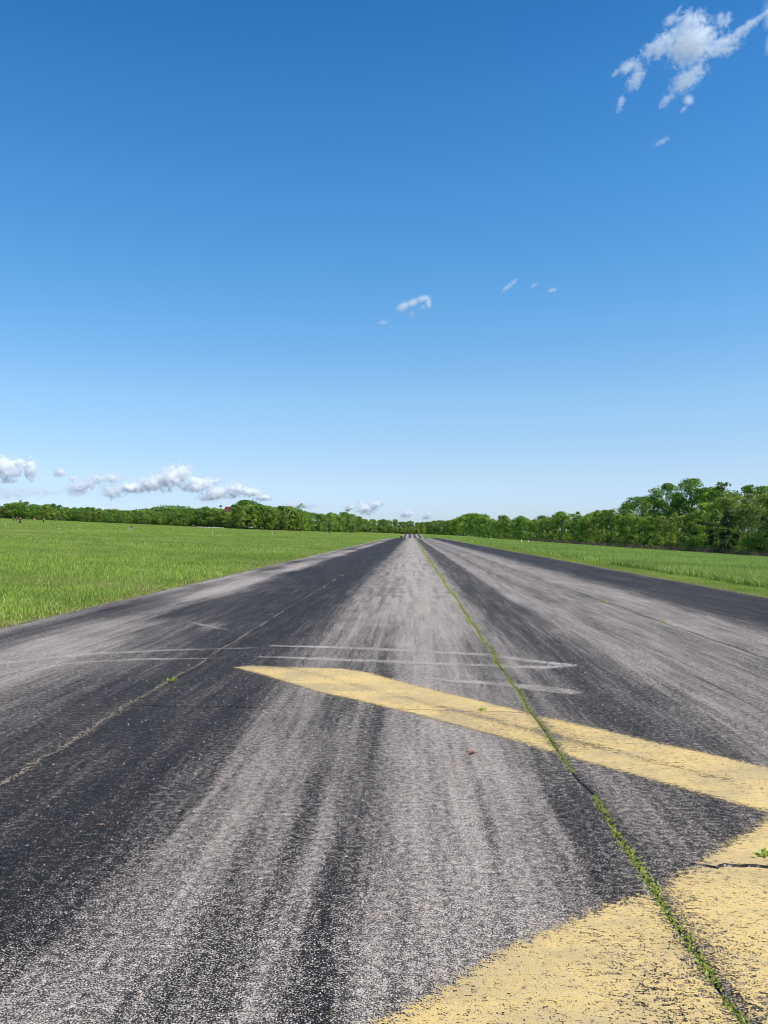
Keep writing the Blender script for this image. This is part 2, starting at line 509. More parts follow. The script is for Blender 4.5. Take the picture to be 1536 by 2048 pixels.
# ------------------------------------------------------------------ painted markings (sheets lying on the slabs)
def poly_sdf(poly, X, Y):
    """signed distance in metres, positive inside"""
    P = np.array(poly); n = len(P)
    d = np.full(X.shape, 1e9); inside = np.zeros(X.shape, bool)
    for i in range(n):
        a, b = P[i], P[(i + 1) % n]
        e = b - a
        t = np.clip(((X - a[0]) * e[0] + (Y - a[1]) * e[1]) / max(1e-9, (e ** 2).sum()), 0, 1)
        d = np.minimum(d, np.hypot(X - a[0] - t * e[0], Y - a[1] - t * e[1]))
        c = ((a[1] > Y) != (b[1] > Y)) & (X < (b[0] - a[0]) * (Y - a[1]) / (b[1] - a[1] + 1e-12) + a[0])
        inside ^= c
    return np.where(inside, d, -d)

def line_sdf(pts, widths, X, Y):
    d = np.full(X.shape, -1e9)
    for i in range(len(pts) - 1):
        a, b = np.array(pts[i]), np.array(pts[i + 1]); e = b - a
        t = np.clip(((X - a[0]) * e[0] + (Y - a[1]) * e[1]) / max(1e-9, (e ** 2).sum()), 0, 1)
        w = widths[i] * (1 - t) + widths[i + 1] * t
        d = np.maximum(d, w - np.hypot(X - a[0] - t * e[0], Y - a[1] - t * e[1]))
    return d

def paint_sheet(name, sdf_fn, box, step, mat, thin_fn=None, lift=0.004):
    V, Fs, A, T = [], [], [], []
    off = 0
    for (xl, xr, lo, hi, _, _) in PANELS:
        x0, x1, yb, yt = box
        xs = np.arange(x0, x1 + step, step); ys = np.arange(yb, yt + step, step)
        X, Y = np.meshgrid(xs, ys)
        for _k in range(2):
            X = np.clip(X, xl(Y) + 0.004, xr(Y) - 0.004)
            Y = np.clip(Y, lo(X) + 0.003, hi(X) - 0.003)
        S = sdf_fn(X, Y)
        f = grid_faces(*X.shape)
        keep = (S.reshape(-1)[f] > -0.12).any(1)
        xf, yf = X.reshape(-1)[f], Y.reshape(-1)[f]
        area = 0.5 * np.abs((xf[:, 2] - xf[:, 0]) * (yf[:, 3] - yf[:, 1]) - (xf[:, 3] - xf[:, 1]) * (yf[:, 2] - yf[:, 0]))
        f = f[keep & (area > step * step * 0.02)]
        if len(f) == 0: continue
        used, inv = np.unique(f, return_inverse=True)
        Xu, Yu, Su = X.reshape(-1)[used], Y.reshape(-1)[used], S.reshape(-1)[used]
        Z = runway_z(Yu) + 0.006 * (fbm(Xu * 1.2, Yu * 1.2, 71) - 0.5) + lift
        V.append(np.stack([Xu, Yu, Z], -1)); A.append(Su)
        T.append(thin_fn(Xu, Yu) if thin_fn else np.zeros(len(Xu)))
        Fs.append(inv.reshape(-1, 4) + off); off += len(used)
    f = np.concatenate(Fs)
    me = mesh_np(name, np.concatenate(V), f, np.full(len(f), 4), {'inside': np.concatenate(A), 'thin': np.concatenate(T)})
    return link(name, me, mat)

G = lambda *pp: [ground(*p) for p in pp]
apex = (3.32, 4.36)
upper = G((466, 1335), (500, 1331), (690, 1338), (735, 1345), (820, 1368), (1050, 1424), (1300, 1482), (1536, 1534)) + [apex] + \
        G((1534, 1634), (1536, 1626), (1200, 1532), (1000, 1476), (820, 1427), (640, 1385), (520, 1350))
lower = G((1534, 1640), (1400, 1718), (1300, 1775), (1150, 1832), (1000, 1902), (860, 1988), (740, 2048)) + \
        [(-0.55, 2.28), (-1.3, 1.55), (-0.7, 0.75), (0.3, 1.55), (1.73, 2.93), apex]
def yellow_sdf(X, Y): return np.maximum(poly_sdf(upper, X, Y), poly_sdf(lower, X, Y)) + 0.02 * (fbm(X * 6, Y * 6, 95) - 0.5)
def yellow_thin(X, Y):
    s = np.abs(X - seam_x(1, Y))
    th = 0.14 * np.exp(-(np.clip(X - seam_x(1, Y), 0, 9) / 0.16) ** 2) * (X > seam_x(1, Y)) + 0.22 * np.exp(-(s / 0.06) ** 2)
    th = th + 0.14 * sstep(.5, .75, fbm(X * 1.1 + Y * .9, (Y - X) * .35, 97)) + 0.10 * sstep(3.3, 2.6, Y)
    th = th + 0.32 * np.exp(-((X - 1.62) / 0.28) ** 2 - ((Y - 2.75) / 0.35) ** 2)      # wheel scrub by the joint
    th = th + 0.22 * np.exp(-(((Y - 9.57) + 0.78 / .615 * (X + .75) + 0.75) / 0.10) ** 2)
    return th
yo = paint_sheet('yellow_chevron_marking', yellow_sdf, (-2.4, 3.6, 0.6, 10.2), 0.03, M_YELLOW, yellow_thin)
tag(yo, kind='structure')

ghost_lines = [
    (G((-40, 1330), (90, 1318), (180, 1308), (290, 1303), (360, 1300), (440, 1298), (520, 1296)), [.05, .06, .06, .055, .05, .03, .02]),
    (G((60, 1345), (120, 1329), (210, 1322), (300, 1319), (400, 1317), (480, 1316)), [.02, .03, .035, .04, .03, .015]),
    (G((545, 1292), (640, 1294), (760, 1299), (880, 1305), (965, 1309), (1060, 1321), (1140, 1331)), [.03, .06, .07, .07, .06, .06, .055]),
    (G((520, 1314), (640, 1318), (760, 1323), (880, 1328), (1000, 1332), (1080, 1335), (1142, 1333)), [.03, .06, .06, .06, .06, .06, .05]),
    (G((800, 1352), (900, 1361), (990, 1368), (1070, 1375), (1138, 1384)), [.02, .05, .07, .075, .06]),
    (G((376, 1243), (400, 1249), (428, 1255), (462, 1262)), [.01, .04, .045, .01]),
]
def ghost_sdf(X, Y):
    d = np.full(X.shape, -1e9)
    for pts, wd in ghost_lines: d = np.maximum(d, line_sdf(pts, [q * 2.2 for q in wd], X, Y))
    return d + 0.10 * (fbm(X * 2.2, Y * 5, 99, 4) - 0.5)
go = paint_sheet('faded_white_marking', ghost_sdf, (-6.5, 2.6, 7.5, 15.5), 0.03, M_GHOST)
tag(go, kind='structure')

# ------------------------------------------------------------------ grass
def leaf_mat(name, dark, light, trans=0.35, hue_noise=0.6, tip=None, tree=False):
    t = NT(name)
    tint = t.attr('tint')
    p = t.pos()
    n = t.noise(p, hue_noise, 2.0).outputs[0]
    f = t.math('ADD', t.math('MULTIPLY', tint, 0.75), t.math('MULTIPLY', n, 0.25), clamp=True)
    c = t.mix(f, rgb(*dark), rgb(*light))
    rnd = t.n('ShaderNodeObjectInfo').outputs['Random']
    if tree:
        c = t.mix(t.sstep(rnd, 0.45, 1.0, 0.0, 0.55), c, t.mix(f, rgb(0.115, 0.150, 0.016), rgb(0.420, 0.430, 0.070)))
        c = t.mix(t.sstep(t.math('FRACT', t.math('MULTIPLY', rnd, 7.31)), 0.4, 1.0, 0.0, 0.45), c, t.mix(f, rgb(0.016, 0.050, 0.009), rgb(0.105, 0.200, 0.030)))
    if tip is not None:
        c = t.mix(t.attr('dry'), c, rgb(*tip))
    d = t.n('ShaderNodeBsdfDiffuse'); t.l(c, d.inputs[0])
    tr = t.n('ShaderNodeBsdfTranslucent'); t.l(c, tr.inputs[0])
    gl = t.n('ShaderNodeBsdfGlossy'); gl.inputs['Roughness'].default_value = 0.45
    gl.inputs['Color'].default_value = rgb(0.9, 0.95, 1.0)
    m1 = t.n('ShaderNodeMixShader'); m1.inputs[0].default_value = trans
    t.l(d.outputs[0], m1.inputs[1]); t.l(tr.outputs[0], m1.inputs[2])
    m2 = t.n('ShaderNodeMixShader'); m2.inputs[0].default_value = 0.02
    t.l(m1.outputs[0], m2.inputs[1]); t.l(gl.outputs[0], m2.inputs[2])
    return t.done(m2.outputs[0])

M_GRASS_L = leaf_mat('meadow_grass', (0.140, 0.235, 0.020), (0.470, 0.570, 0.105), 0.46, 0.8, (0.42, 0.34, 0.14))
M_GRASS_R = leaf_mat('tall_grass', (0.140, 0.235, 0.028), (0.440, 0.530, 0.125), 0.42, 0.7, (0.40, 0.34, 0.15))

def blades(P, h, w, lean, tint, dry, seg2):
    """P (n,2) roots; returns verts, faces, sizes, attributes of bent grass blades"""
    n = len(P)
    z = terrain_full(P[:, 0], P[:, 1])
    az = rng.uniform(0, 2 * np.pi, n)
    side = np.stack([np.cos(az), np.sin(az), np.zeros(n)], -1) * (w / 2)[:, None]
    la = rng.uniform(0, 2 * np.pi, n)
    ld = np.stack([np.cos(la), np.sin(la), np.zeros(n)], -1) * (lean * h)[:, None]
    base = np.stack([P[:, 0], P[:, 1], z - 0.01], -1)
    up = np.zeros((n, 3)); up[:, 2] = h
    tip = base + up * (1 - 0.35 * lean[:, None] ** 2) + ld
    if seg2:
        mid = base + up * 0.58 + ld * 0.30
        v = np.stack([base - side, base + side, mid + side * .85, mid - side * .85, tip], 1)
        i = np.arange(n)[:, None] * 5
        f = np.concatenate([i + 0, i + 1, i + 2, i + 3, i + 3, i + 2, i + 4], 1).ravel()
        sizes = np.tile([4, 3], n)
        rep = 5
    else:
        v = np.stack([base - side, base + side, tip], 1)
        f = np.arange(n * 3); sizes = np.full(n, 3); rep = 3
    return v.reshape(-1, 3), f, sizes, np.repeat(tint, rep), np.repeat(dry, rep)

def scatter(n, ya, yb, xfun):
    """n points; density even over the ground between y=ya..yb and lateral bounds xfun(y)->(lo,hi)"""
    out = []
    tot = 0
    while tot < n:
        y = rng.uniform(ya, yb, n)
        lo, hi = xfun(y)
        wmax = np.max(hi - lo)
        keep = rng.uniform(0, wmax, n) < (hi - lo)
        y, lo, hi = y[keep], lo[keep], hi[keep]
        x = lo + (hi - lo) * rng.uniform(0, 1, len(y))
        out.append(np.stack([x, y], -1)); tot += len(y)
    return np.concatenate(out)[:n]

def build_grass(name, label, mat, bands, side):
    vs, fs, ss, ts, ds = [], [], [], [], []
    off = 0
    for (n, ya, yb, hmin, hmax, w, xf, dryp, seg2) in bands:
        P = scatter(n, ya, yb, xf)
        cl = fbm(P[:, 0] * 1.1, P[:, 1] * 1.1, 101 + side, 3)
        big = fbm(P[:, 0] * .12, P[:, 1] * .12, 105 + side, 3)
        P = P[rng.uniform(0, 1, len(P)) < 0.45 + 1.1 * cl]
        cl = fbm(P[:, 0] * 1.1, P[:, 1] * 1.1, 101 + side, 3)
        big = fbm(P[:, 0] * .12, P[:, 1] * .12, 105 + side, 3)
        m = len(P)
        ed = (XL - P[:, 0]) if side == 0 else (P[:, 0] - XR)
        h = (hmin + (hmax - hmin) * np.clip(0.2 + cl * .9 + rng.normal(0, .22, m), 0, 1.3)) * (0.35 + 0.65 * sstep(0.0, 0.6, ed) if side == 0 else 1.0)
        lean = np.clip(np.abs(rng.normal(0.42, .3, m)), 0.02, 1.15)
        tint = np.clip(0.5 + 1.1 * (big - 0.5) + 1.0 * (cl - .5) + rng.normal(0, .34, m), 0, 1)
        patch = fbm(P[:, 0] * .16, P[:, 1] * .5, 211, 3)
        dry = (rng.uniform(0, 1, m) < dryp + .42 * sstep(.54, .70, patch) * (side == 0) + 0.75 * np.exp(-np.clip(ed, 0, 9) / 0.30) * (side != 1)) * rng.uniform(.4, 1, m)
        v, f, s, ti, dr = blades(P, h, w * rng.uniform(.6, 1.4, m), lean, tint, dry, seg2)
        vs.append(v); fs.append(f + off); ss.append(s); ts.append(ti); ds.append(dr)
        off += len(v)
    me = mesh_np(name, np.concatenate(vs), np.concatenate(fs), np.concatenate(ss), {'tint': np.concatenate(ts), 'dry': np.concatenate(ds)})
    o = link(name, me, mat)
    return tag(o, label, kind='stuff')

ragged = lambda y: 0.20 * (fbm(y * 1.3, y * 0, 221, 4) - 0.5)
lf = lambda y: (-(0.50 * y + 3.0), XL + 0.02 + ragged(y))
def lf_b(y): return np.minimum(-(0.50 * y + 4.0), XL - 4), XL + 0.02 + ragged(y)
build_grass('meadow_grass', 'bright green meadow grass growing along the left side of the runway', M_GRASS_L, [
    (80000, 9, 27, .07, .20, .015, lf_b, .05, True),
    (110000, 27, 60, .07, .19, .034, lf, .05, False),
    (150000, 60, 140, .08, .19, .060, lf, .05, False),
    (110000, 140, 330, .12, .26, .15, lf, .05, False),
    (70000, 330, 620, .14, .28, .34, lf, .04, False)], 0)
MOW = 10.25
rt = lambda y: (np.full(np.shape(y), MOW) + 0.12 * np.sin(y * .9), np.minimum(0.44 * y + 4.0, 62.0))
mw = lambda y: (XR - 0.02 + ragged(y), np.full(np.shape(y), MOW))
build_grass('tall_grass', 'tall blue green grass between the mown verge and the right hand trees', M_GRASS_R, [
    (90000, 14, 44, .20, .42, .020, rt, .03, True),
    (140000, 44, 130, .20, .42, .055, rt, .03, False),
    (120000, 130, 420, .22, .44, .15, rt, .03, False),
    (40000, 420, 800, .22, .44, .36, rt, .03, False)], 1)
build_grass('mown_verge_grass', 'short mown yellow green verge along the right runway edge', M_GRASS_L, [
    (60000, 14, 44, .05, .10, .013, mw, .10, False),
    (40000, 44, 130, .06, .11, .035, mw, .10, False),
    (24000, 130, 420, .07, .12, .10, mw, .08, False)], 2)
dw = lambda y: (np.full(np.shape(y), 57.5), np.full(np.shape(y), 61.0))
M_DEAD = leaf_mat('dead_weeds', (0.10, 0.065, 0.035), (0.30, 0.21, 0.13), 0.2, 1.0, (0.34, 0.24, 0.15))
build_grass('dead_weeds', 'dry brown dead weeds at the foot of the right hand trees', M_DEAD, [
    (26000, 120, 420, .45, 1.6, .06, dw, .3, False)], 1)

# ------------------------------------------------------------------ weeds and debris in the joints
def leaves_mesh(name, P, size, tint, dry, up=0.5):
    """small folded leaves at points P (n,3)"""
    n = len(P)
    az = rng.uniform(0, 2 * np.pi, n); el = rng.uniform(-.1, 1.2, n) * up * 1.6
    d = np.stack([np.cos(az) * np.cos(el), np.sin(az) * np.cos(el), np.sin(el)], -1)
    s = np.cross(d, np.array([0, 0, 1.0])); s /= np.linalg.norm(s, axis=1)[:, None] + 1e-6
    L = size[:, None]
    v = np.stack([P, P + d * L * .5 + s * L * .24, P + d * L, P + d * L * .5 - s * L * .24], 1).reshape(-1, 3)
    f = np.arange(n * 4)
    return mesh_np(name, v, f, np.full(n, 4), {'tint': np.repeat(tint, 4), 'dry': np.repeat(dry, 4)})

M_WEED = leaf_mat('joint_weeds', (0.150, 0.230, 0.018), (0.480, 0.540, 0.070), 0.45, 8.0, (0.36, 0.28, 0.12))

def joint_weeds(k, ya, yb, dens, size, hgt, gapiness, seed, dryp, name, label, width):
    ys = []
    y = ya
    while y < yb:
        step = max(0.012, 0.0032 * y) / dens
        y += step * rng.uniform(.3, 1.7)
        g = vnoise(np.array(y * 3.1), np.array(0.0), seed) * .6 + vnoise(np.array(y * .7), np.array(3.0), seed) * .4
        if g > gapiness and rng.uniform() < 0.20 + g: ys.append((y, g))
    Yc = np.array([a for a, _ in ys]); Gc = np.array([b for _, b in ys])
    per = 5
    Y = np.repeat(Yc, per); Gq = np.repeat(Gc, per)
    n = len(Y)
    grow = np.clip((Gq - gapiness) / 0.4, 0.15, 1)
    sc = np.maximum(1, Y / 7.0) ** 0.62
    Y = Y + rng.normal(0, .02, n) * sc
    X = seam_x(k, Y) + rng.normal(0, width, n) * (0.5 + grow) * np.minimum(sc, 2.2)
    Z = runway_z(Y) + rng.uniform(-.015, hgt, n) * grow * np.minimum(sc, 3)
    P = np.stack([X, Y, Z], -1)
    tint = np.clip(0.5 + 0.7 * (fbm(X * 9, Y * 9, seed + 3) - .5) + rng.normal(0, .2, n), 0, 1)
    dry = (rng.uniform(0, 1, n) < dryp) * rng.uniform(.4, 1, n)
    me = leaves_mesh(name, P, size * rng.uniform(.6, 1.5, n) * np.minimum(sc, 4), tint, dry)
    return tag(link(name, me, M_WEED), label, kind='stuff')

joint_weeds(1, 2.0, 268, 2.8, .0140, .018, .22, 11, .16, 'center_joint_weeds', 'green weeds sprouting all along the open joint right of the runway middle', .013)
joint_weeds(2, 9.0, 200,   .5, .022, .012, .62, 17, .45, 'right_joint_weeds', 'sparse dull weeds in the joint of the right hand lanes', .018)

def pebbles(name, label, P, size, mat, kind='stuff'):
    base = np.array([[1, 0, 0], [-.5, .87, 0], [-.5, -.87, 0], [.2, .1, .8], [0, 0, -.5]])
    fc = np.array([[0, 1, 3], [1, 2, 3], [2, 0, 3], [1, 0, 4], [2, 1, 4], [0, 2, 4]])
    n = len(P)
    a = rng.uniform(0, 6.28, n)
    sx, sy = rng.uniform(.6, 1.4, n), rng.uniform(.5, 1.2, n)
    b = base[None] * np.stack([sx, sy, rng.uniform(.4, .9, n)], -1)[:, None, :] * size[:, None, None]
    b = b + rng.normal(0, .16, b.shape) * size[:, None, None]
    x = b[..., 0] * np.cos(a)[:, None] - b[..., 1] * np.sin(a)[:, None]
    y = b[..., 0] * np.sin(a)[:, None] + b[..., 1] * np.cos(a)[:, None]
    v = np.stack([x + P[:, None, 0], y + P[:, None, 1], b[..., 2] + P[:, None, 2]], -1).reshape(-1, 3)
    f = (fc[None] + (np.arange(n) * 5)[:, None, None]).reshape(-1, 3)
    me = mesh_np(name, v, f, np.full(len(f), 3), {'tint': np.repeat(rng.uniform(0, 1, n), 5)})
    return tag(link(name, me, mat), label, kind=kind)

def tint_mat(name, a, b, rough=.85):
    t = NT(name)
    return t.done(t.bsdf(t.mix(t.attr('tint'), rgb(*a), rgb(*b)), rough, .25))
M_STONE = tint_mat('loose_stone', (.16, .15, .14), (.62, .58, .52))
M_CRUMB = tint_mat('joint_crumbs', (.15, .12, .085), (.48, .40, .30))

n = 7500
y = rng.uniform(0, 1, n) ** 1.6 * 60 + 4.3
x = seam_x(0, y) + rng.normal(0, .022, n) * (.3 + 1.5 * fbm(y * 2, y * 0, 201)) * np.where(y > 11, .55, .85)
g = fbm(y * 1.4, y * 0, 203) + rng.normal(0, .12, n) > .40 + .011 * y
P = np.stack([x, y, runway_z(y) + .003], -1)[g]
pebbles('left_joint_crumbs', 'pale crumbs and grit filling the joint of the left lane', P, rng.uniform(.003, .012, len(P)) * np.maximum(.8, P[:, 1] / 26), M_CRUMB)
n = 5200
y = 2.2 + 14 * rng.uniform(0, 1, n) ** 1.8
x = rng.uniform(-.5, .56, n) * y
P = np.stack([np.clip(x, XL + .1, XR - .1), y, np.full(n, .004)], -1)
pebbles('loose_stones', 'tiny loose stones lying scattered over the worn asphalt', P, rng.uniform(.0018, .0058, n) * (1 + .06 * y), M_STONE)
# pale grit along both runway edges
n = 16000
y = 10 + 240 * rng.uniform(0, 1, n) ** 2.0
sd = rng.uniform(0, 1, n) < .5
x = np.where(sd, xe_left(y) - np.abs(rng.normal(0, .06, n)) + .03, xe_right(y) + np.abs(rng.normal(0, .05, n)) - .02)
P = np.stack([x, y, terrain_full(x, y) + .012], -1)
pebbles('edge_grit', 'pale grit and dry thatch along the runway edges', P, rng.uniform(.008, .022, n) * np.maximum(1, y / 40), M_CRUMB)

# pale strip of rubble at the foot of the far trees
n = 420
pxs = rng.uniform(392, 448, n)
P = np.array([(at_depth(q, 505.0), 505.0 + rng.uniform(-2, 2), 0) for q in pxs])
P[:, 2] = terrain_full(P[:, 0], P[:, 1]) + .15
pebbles('pale_rubble', 'pale strip of rubble at the foot of the far trees left of the tall oaks', P, rng.uniform(.25, .6, n), M_STONE)

# single weed sprout in the fine crack of the yellow stripe
def sprout(px, py, label, nl, size):
    gx, gy = ground(px, py)
    Pn = np.stack([gx + rng.normal(0, .022, nl), gy + rng.normal(0, .018, nl), np.abs(rng.normal(.0, .007, nl))], -1)
    me = leaves_mesh('weed', Pn - np.array([gx, gy, 0]), size * rng.uniform(.7, 1.4, nl), rng.uniform(.2, .9, nl), np.zeros(nl))
    return tag(link('weed', me, M_WEED, None, (gx, gy, 0.003)), label, 'weed')
sprout(963, 1422, 'small lone weed growing in the fine crack across the upper yellow stripe', 26, .03)
sprout(343, 1362, 'small green weed growing in the left joint beside the dark asphalt', 40, .035)
sprout(1531, 1712, 'small weed sprouting from the wide dark crack at the photo edge', 30, .028)

# curled dead leaf
def dead_leaf(px, py, label, size, rz, col):
    gx, gy = ground(px, py)
    bm = bmesh.new()
    nu, nv = 9, 5
    vs = []
    for i in range(nu):
        u = i / (nu - 1)
        wd = 0.42 * math.sin(math.pi * min(1, u * 1.02)) ** .7 * (1 - .35 * u) + 0.01
        for j in range(nv):
            q = j / (nv - 1) * 2 - 1
            z = .16 * abs(q) ** 1.5 * wd * 3 + .28 * (u - .5) ** 2 + .03 * math.sin(9 * u + 3 * q)
            vs.append(bm.verts.new(((u - .5) * size, q * wd * size, z * size)))
    for i in range(nu - 1):
        for j in range(nv - 1):
            bm.faces.new((vs[i * nv + j], vs[(i + 1) * nv + j], vs[(i + 1) * nv + j + 1], vs[i * nv + j + 1]))
    me = bpy.data.meshes.new('dead_leaf'); bm.to_mesh(me); bm.free()
    o = link('dead_leaf', me, flat_mat('dead_leaf_' + str(px), col, .6, .3, .35, 60.0), None, (gx, gy, .006))
    o.rotation_euler = (0, .1, rz)
    return tag(o, label, 'leaf')
dead_leaf(945, 1508, 'curled rusty brown dead leaf lying on the asphalt below the upper yellow stripe', .062, .3, (.30, .10, .035))
dead_leaf(1238, 1803, 'small dark dead leaf lying at the top edge of the lower yellow stripe', .030, 1.2, (.10, .03, .02))
dead_leaf(205, 1652, 'tiny tan dead leaf lying on the dark asphalt at left', .030, .5, (.36, .17, .08))

# ------------------------------------------------------------------ trees
def tree_proto(name, kind, H, Wd, npuff, nleaf, leaf, seed, base=0.12, bark=None):
    """returns (trunk mesh, crown mesh) about H metres tall"""
    r = np.random.default_rng(seed)
    # puffs: leaf clumps carried by limbs
    C, R = [], []
    k = 0
    while len(C) < npuff and k < npuff * 30:
        k += 1
        u = r.uniform(0, 1)
        if kind == 'dome':
            th = r.uniform(0, 2 * np.pi); zf = base + (1 - base) * u ** 0.8
            prof = math.sin(math.pi * min(1, (0.16 + 0.84 * (zf - base) / (1 - base)) ** 1.15)) ** .62
        elif kind == 'poplar':
            th = r.uniform(0, 2 * np.pi); zf = base + (1 - base) * u
            prof = (math.sin(math.pi * (0.08 + 0.90 * (zf - base) / (1 - base))) ** .8) * (1.0 - .35 * u)
        elif kind == 'cone':
            th = r.uniform(0, 2 * np.pi); zf = base + (1 - base) * u ** 1.3
            prof = (1 - (zf - base) / (1 - base)) ** .8 + .05
        elif kind == 'airy':
            th = r.uniform(0, 2 * np.pi); zf = .4 + .6 * u
            prof = math.sin(math.pi * (0.12 + 0.84 * u)) ** .9
        else:  # shrub
            th = r.uniform(0, 2 * np.pi); zf = u * .92 + .04
            prof = math.cos(zf * 1.35) ** .6
        lump = 0.72 + 0.5 * vnoise(np.array(th * 1.3 + seed), np.array(zf * 5), seed)
        rad = Wd / 2 * prof * lump * math.sqrt(r.uniform(.25, 1))
        pr = {'dome': .165, 'poplar': .18, 'cone': .13, 'airy': .13, 'shrub': .24}[kind] * Wd * r.uniform(.7, 1.25)
        C.append((rad * math.cos(th) * .88, rad * math.sin(th) * .88, min(zf * H, H - pr * .8))); R.append(pr)
    C = np.array(C); R = np.array(R)
    per = nleaf // len(C)
    n = per * len(C)
    c = np.repeat(C, per, 0); rr = np.repeat(R, per)
    d = r.normal(0, 1, (n, 3)); d /= np.linalg.norm(d, axis=1)[:, None]
    d[:, 2] = np.where(d[:, 2] < -.35, -d[:, 2], d[:, 2])
    shell = r.uniform(.45, 1.12, n) ** .8
    P = c + d * (rr * shell)[:, None] * np.array([1, 1, .82])
    if kind == 'cone': P[:, 2] -= np.linalg.norm(P[:, :2], axis=1) * .28
    nrm = d * .8 + r.normal(0, .55, (n, 3)) + np.array([0, 0, .35])
    nrm /= np.linalg.norm(nrm, axis=1)[:, None]
    a = np.cross(nrm, r.normal(0, 1, (n, 3))); a /= np.linalg.norm(a, axis=1)[:, None]
    b = np.cross(nrm, a)
    sz = (leaf * r.uniform(.55, 1.35, n))[:, None]
    v = np.stack([P - a * sz * .5, P + b * sz * .34, P + a * sz * .55 + nrm * sz * .12, P - b * sz * .34], 1).reshape(-1, 3)
    v[:, 2] = np.maximum(v[:, 2], .05)
    pt = np.repeat(np.clip(r.normal(.45, .26, len(C)), 0, 1), per)
    tint = np.clip(pt + r.normal(0, .24, n), 0, 1)
    crown = mesh_np(name + '_crown', v, np.arange(n * 4), np.full(n, 4), {'tint': np.repeat(tint, 4), 'dry': np.zeros(n * 4)})
    # trunk and limbs
    bm = bmesh.new()
    def tube(p0, p1, r0, r1, sides=6):
        p0, p1 = Vector(p0), Vector(p1)
        q = (p1 - p0).to_track_quat('Z', 'Y')
        ra = [bm.verts.new(p0 + q @ Vector((r0 * math.cos(2 * math.pi * i / sides), r0 * math.sin(2 * math.pi * i / sides), 0))) for i in range(sides)]
        rb = [bm.verts.new(p1 + q @ Vector((r1 * math.cos(2 * math.pi * i / sides), r1 * math.sin(2 * math.pi * i / sides), 0))) for i in range(sides)]
        for i in range(sides):
            bm.faces.new((ra[i], ra[(i + 1) % sides], rb[(i + 1) % sides], rb[i]))
        bm.faces.new(rb); bm.faces.new(list(reversed(ra)))
    tr = .017 * H + .02 * Wd * (kind == 'dome')
    pts = [Vector((0, 0, -.4))]
    nseg = 5
    top = .82 * H if kind != 'shrub' else .5 * H
    for i in range(1, nseg + 1):
        pts.append(Vector((r.normal(0, .012 * H), r.normal(0, .012 * H), top * i / nseg)))
    for i in range(nseg):
        tube(pts[i], pts[i + 1], tr * (1 - .8 * i / nseg), tr * (1 - .8 * (i + 1) / nseg))
    for j in r.choice(len(C), min(len(C), 16), replace=False):
        zc = max(.08 * H, C[j][2] - np.linalg.norm(C[j][:2]) * .9 - .06 * H)
        zc = min(zc, top * .95)
        i = min(nseg - 1, int(zc / top * nseg)); fr = zc / top * nseg - i
        s = pts[i].lerp(pts[i + 1], max(0, fr))
        e = Vector(C[j]); m = s.lerp(e, .5) + Vector((0, 0, .03 * H))
        tube(s, m, tr * .32, tr * .2, 4); tube(m, e, tr * .2, tr * .05, 4)
    tm = bpy.data.meshes.new(name + '_trunk'); bm.to_mesh(tm); bm.free()
    return tm, crown, H

M_BARK = flat_mat('bark', (.10, .085, .068), .9, .15, .35, 3.0)
M_OAK = leaf_mat('oak_leaves', (0.036, 0.100, 0.010), (0.205, 0.350, 0.034), 0.26, .25, None, True)
M_MID = leaf_mat('maple_leaves', (0.058, 0.145, 0.011), (0.270, 0.420, 0.040), 0.30, .25, None, True)
M_LIGHT = leaf_mat('young_leaves', (0.105, 0.200, 0.015), (0.420, 0.540, 0.065), 0.34, .4, None, True)
M_OLIVE = leaf_mat('olive_leaves', (0.130, 0.200, 0.020), (0.480, 0.540, 0.120), 0.32, .4, None, True)
M_GOLD = leaf_mat('golden_leaves', (0.130, 0.120, 0.016), (0.330, 0.290, 0.055), 0.35, .4)
M_CEDAR = leaf_mat('cedar_sprays', (0.024, 0.055, 0.014), (0.100, 0.150, 0.040), 0.25, .4)

PROTO = {}
def proto(key, nm, mat, variants):
    PROTO[key] = [(nm, mat) + tree_proto(f'{nm}_{i}', *v) for i, v in enumerate(variants)]
    for p in PROTO[key]:
        p[2].materials.append(M_BARK); p[3].materials.append(mat)
# close set (right hand row, fine leaves)
proto('oak_near', 'oak_tree', M_OAK, [('dome', 15, 11, 60, 9000, .34, 11, .10), ('dome', 15, 12, 64, 9000, .34, 12, .12), ('dome', 16, 9.5, 56, 9000, .34, 13, .12)])
proto('mid_near', 'maple_tree', M_MID, [('dome', 11, 8.5, 40, 6400, .29, 21, .05), ('dome', 11, 7.5, 36, 6000, .29, 22, .05), ('poplar', 12, 7.5, 40, 6400, .29, 23, .04)])
proto('light_near', 'poplar_tree', M_LIGHT, [('poplar', 12, 5.6, 38, 5600, .25, 31, .04), ('poplar', 12, 6.4, 40, 6000, .25, 32, .05), ('poplar', 11, 5.0, 34, 5200, .25, 33, .03)])
proto('olive_near', 'willow_tree', M_OLIVE, [('poplar', 13, 7.5, 46, 7200, .26, 41, .03), ('poplar', 13, 6.6, 42, 6800, .26, 42, .04)])
proto('cedar', 'cedar_tree', M_CEDAR, [('cone', 9, 5.0, 60, 6400, .28, 51, .04), ('cone', 9, 4.4, 56, 6000, .28, 52, .03)])
proto('airy', 'slender_tree', M_MID, [('airy', 15, 5, 14, 900, .34, 61, .4), ('airy', 14, 6.5, 18, 1100, .34, 62, .4)])
proto('shrub', 'shrub', M_MID, [('shrub', 3.4, 3.8, 16, 1500, .22, 71, 0), ('shrub', 3.0, 4.4, 18, 1500, .22, 72, 0)])
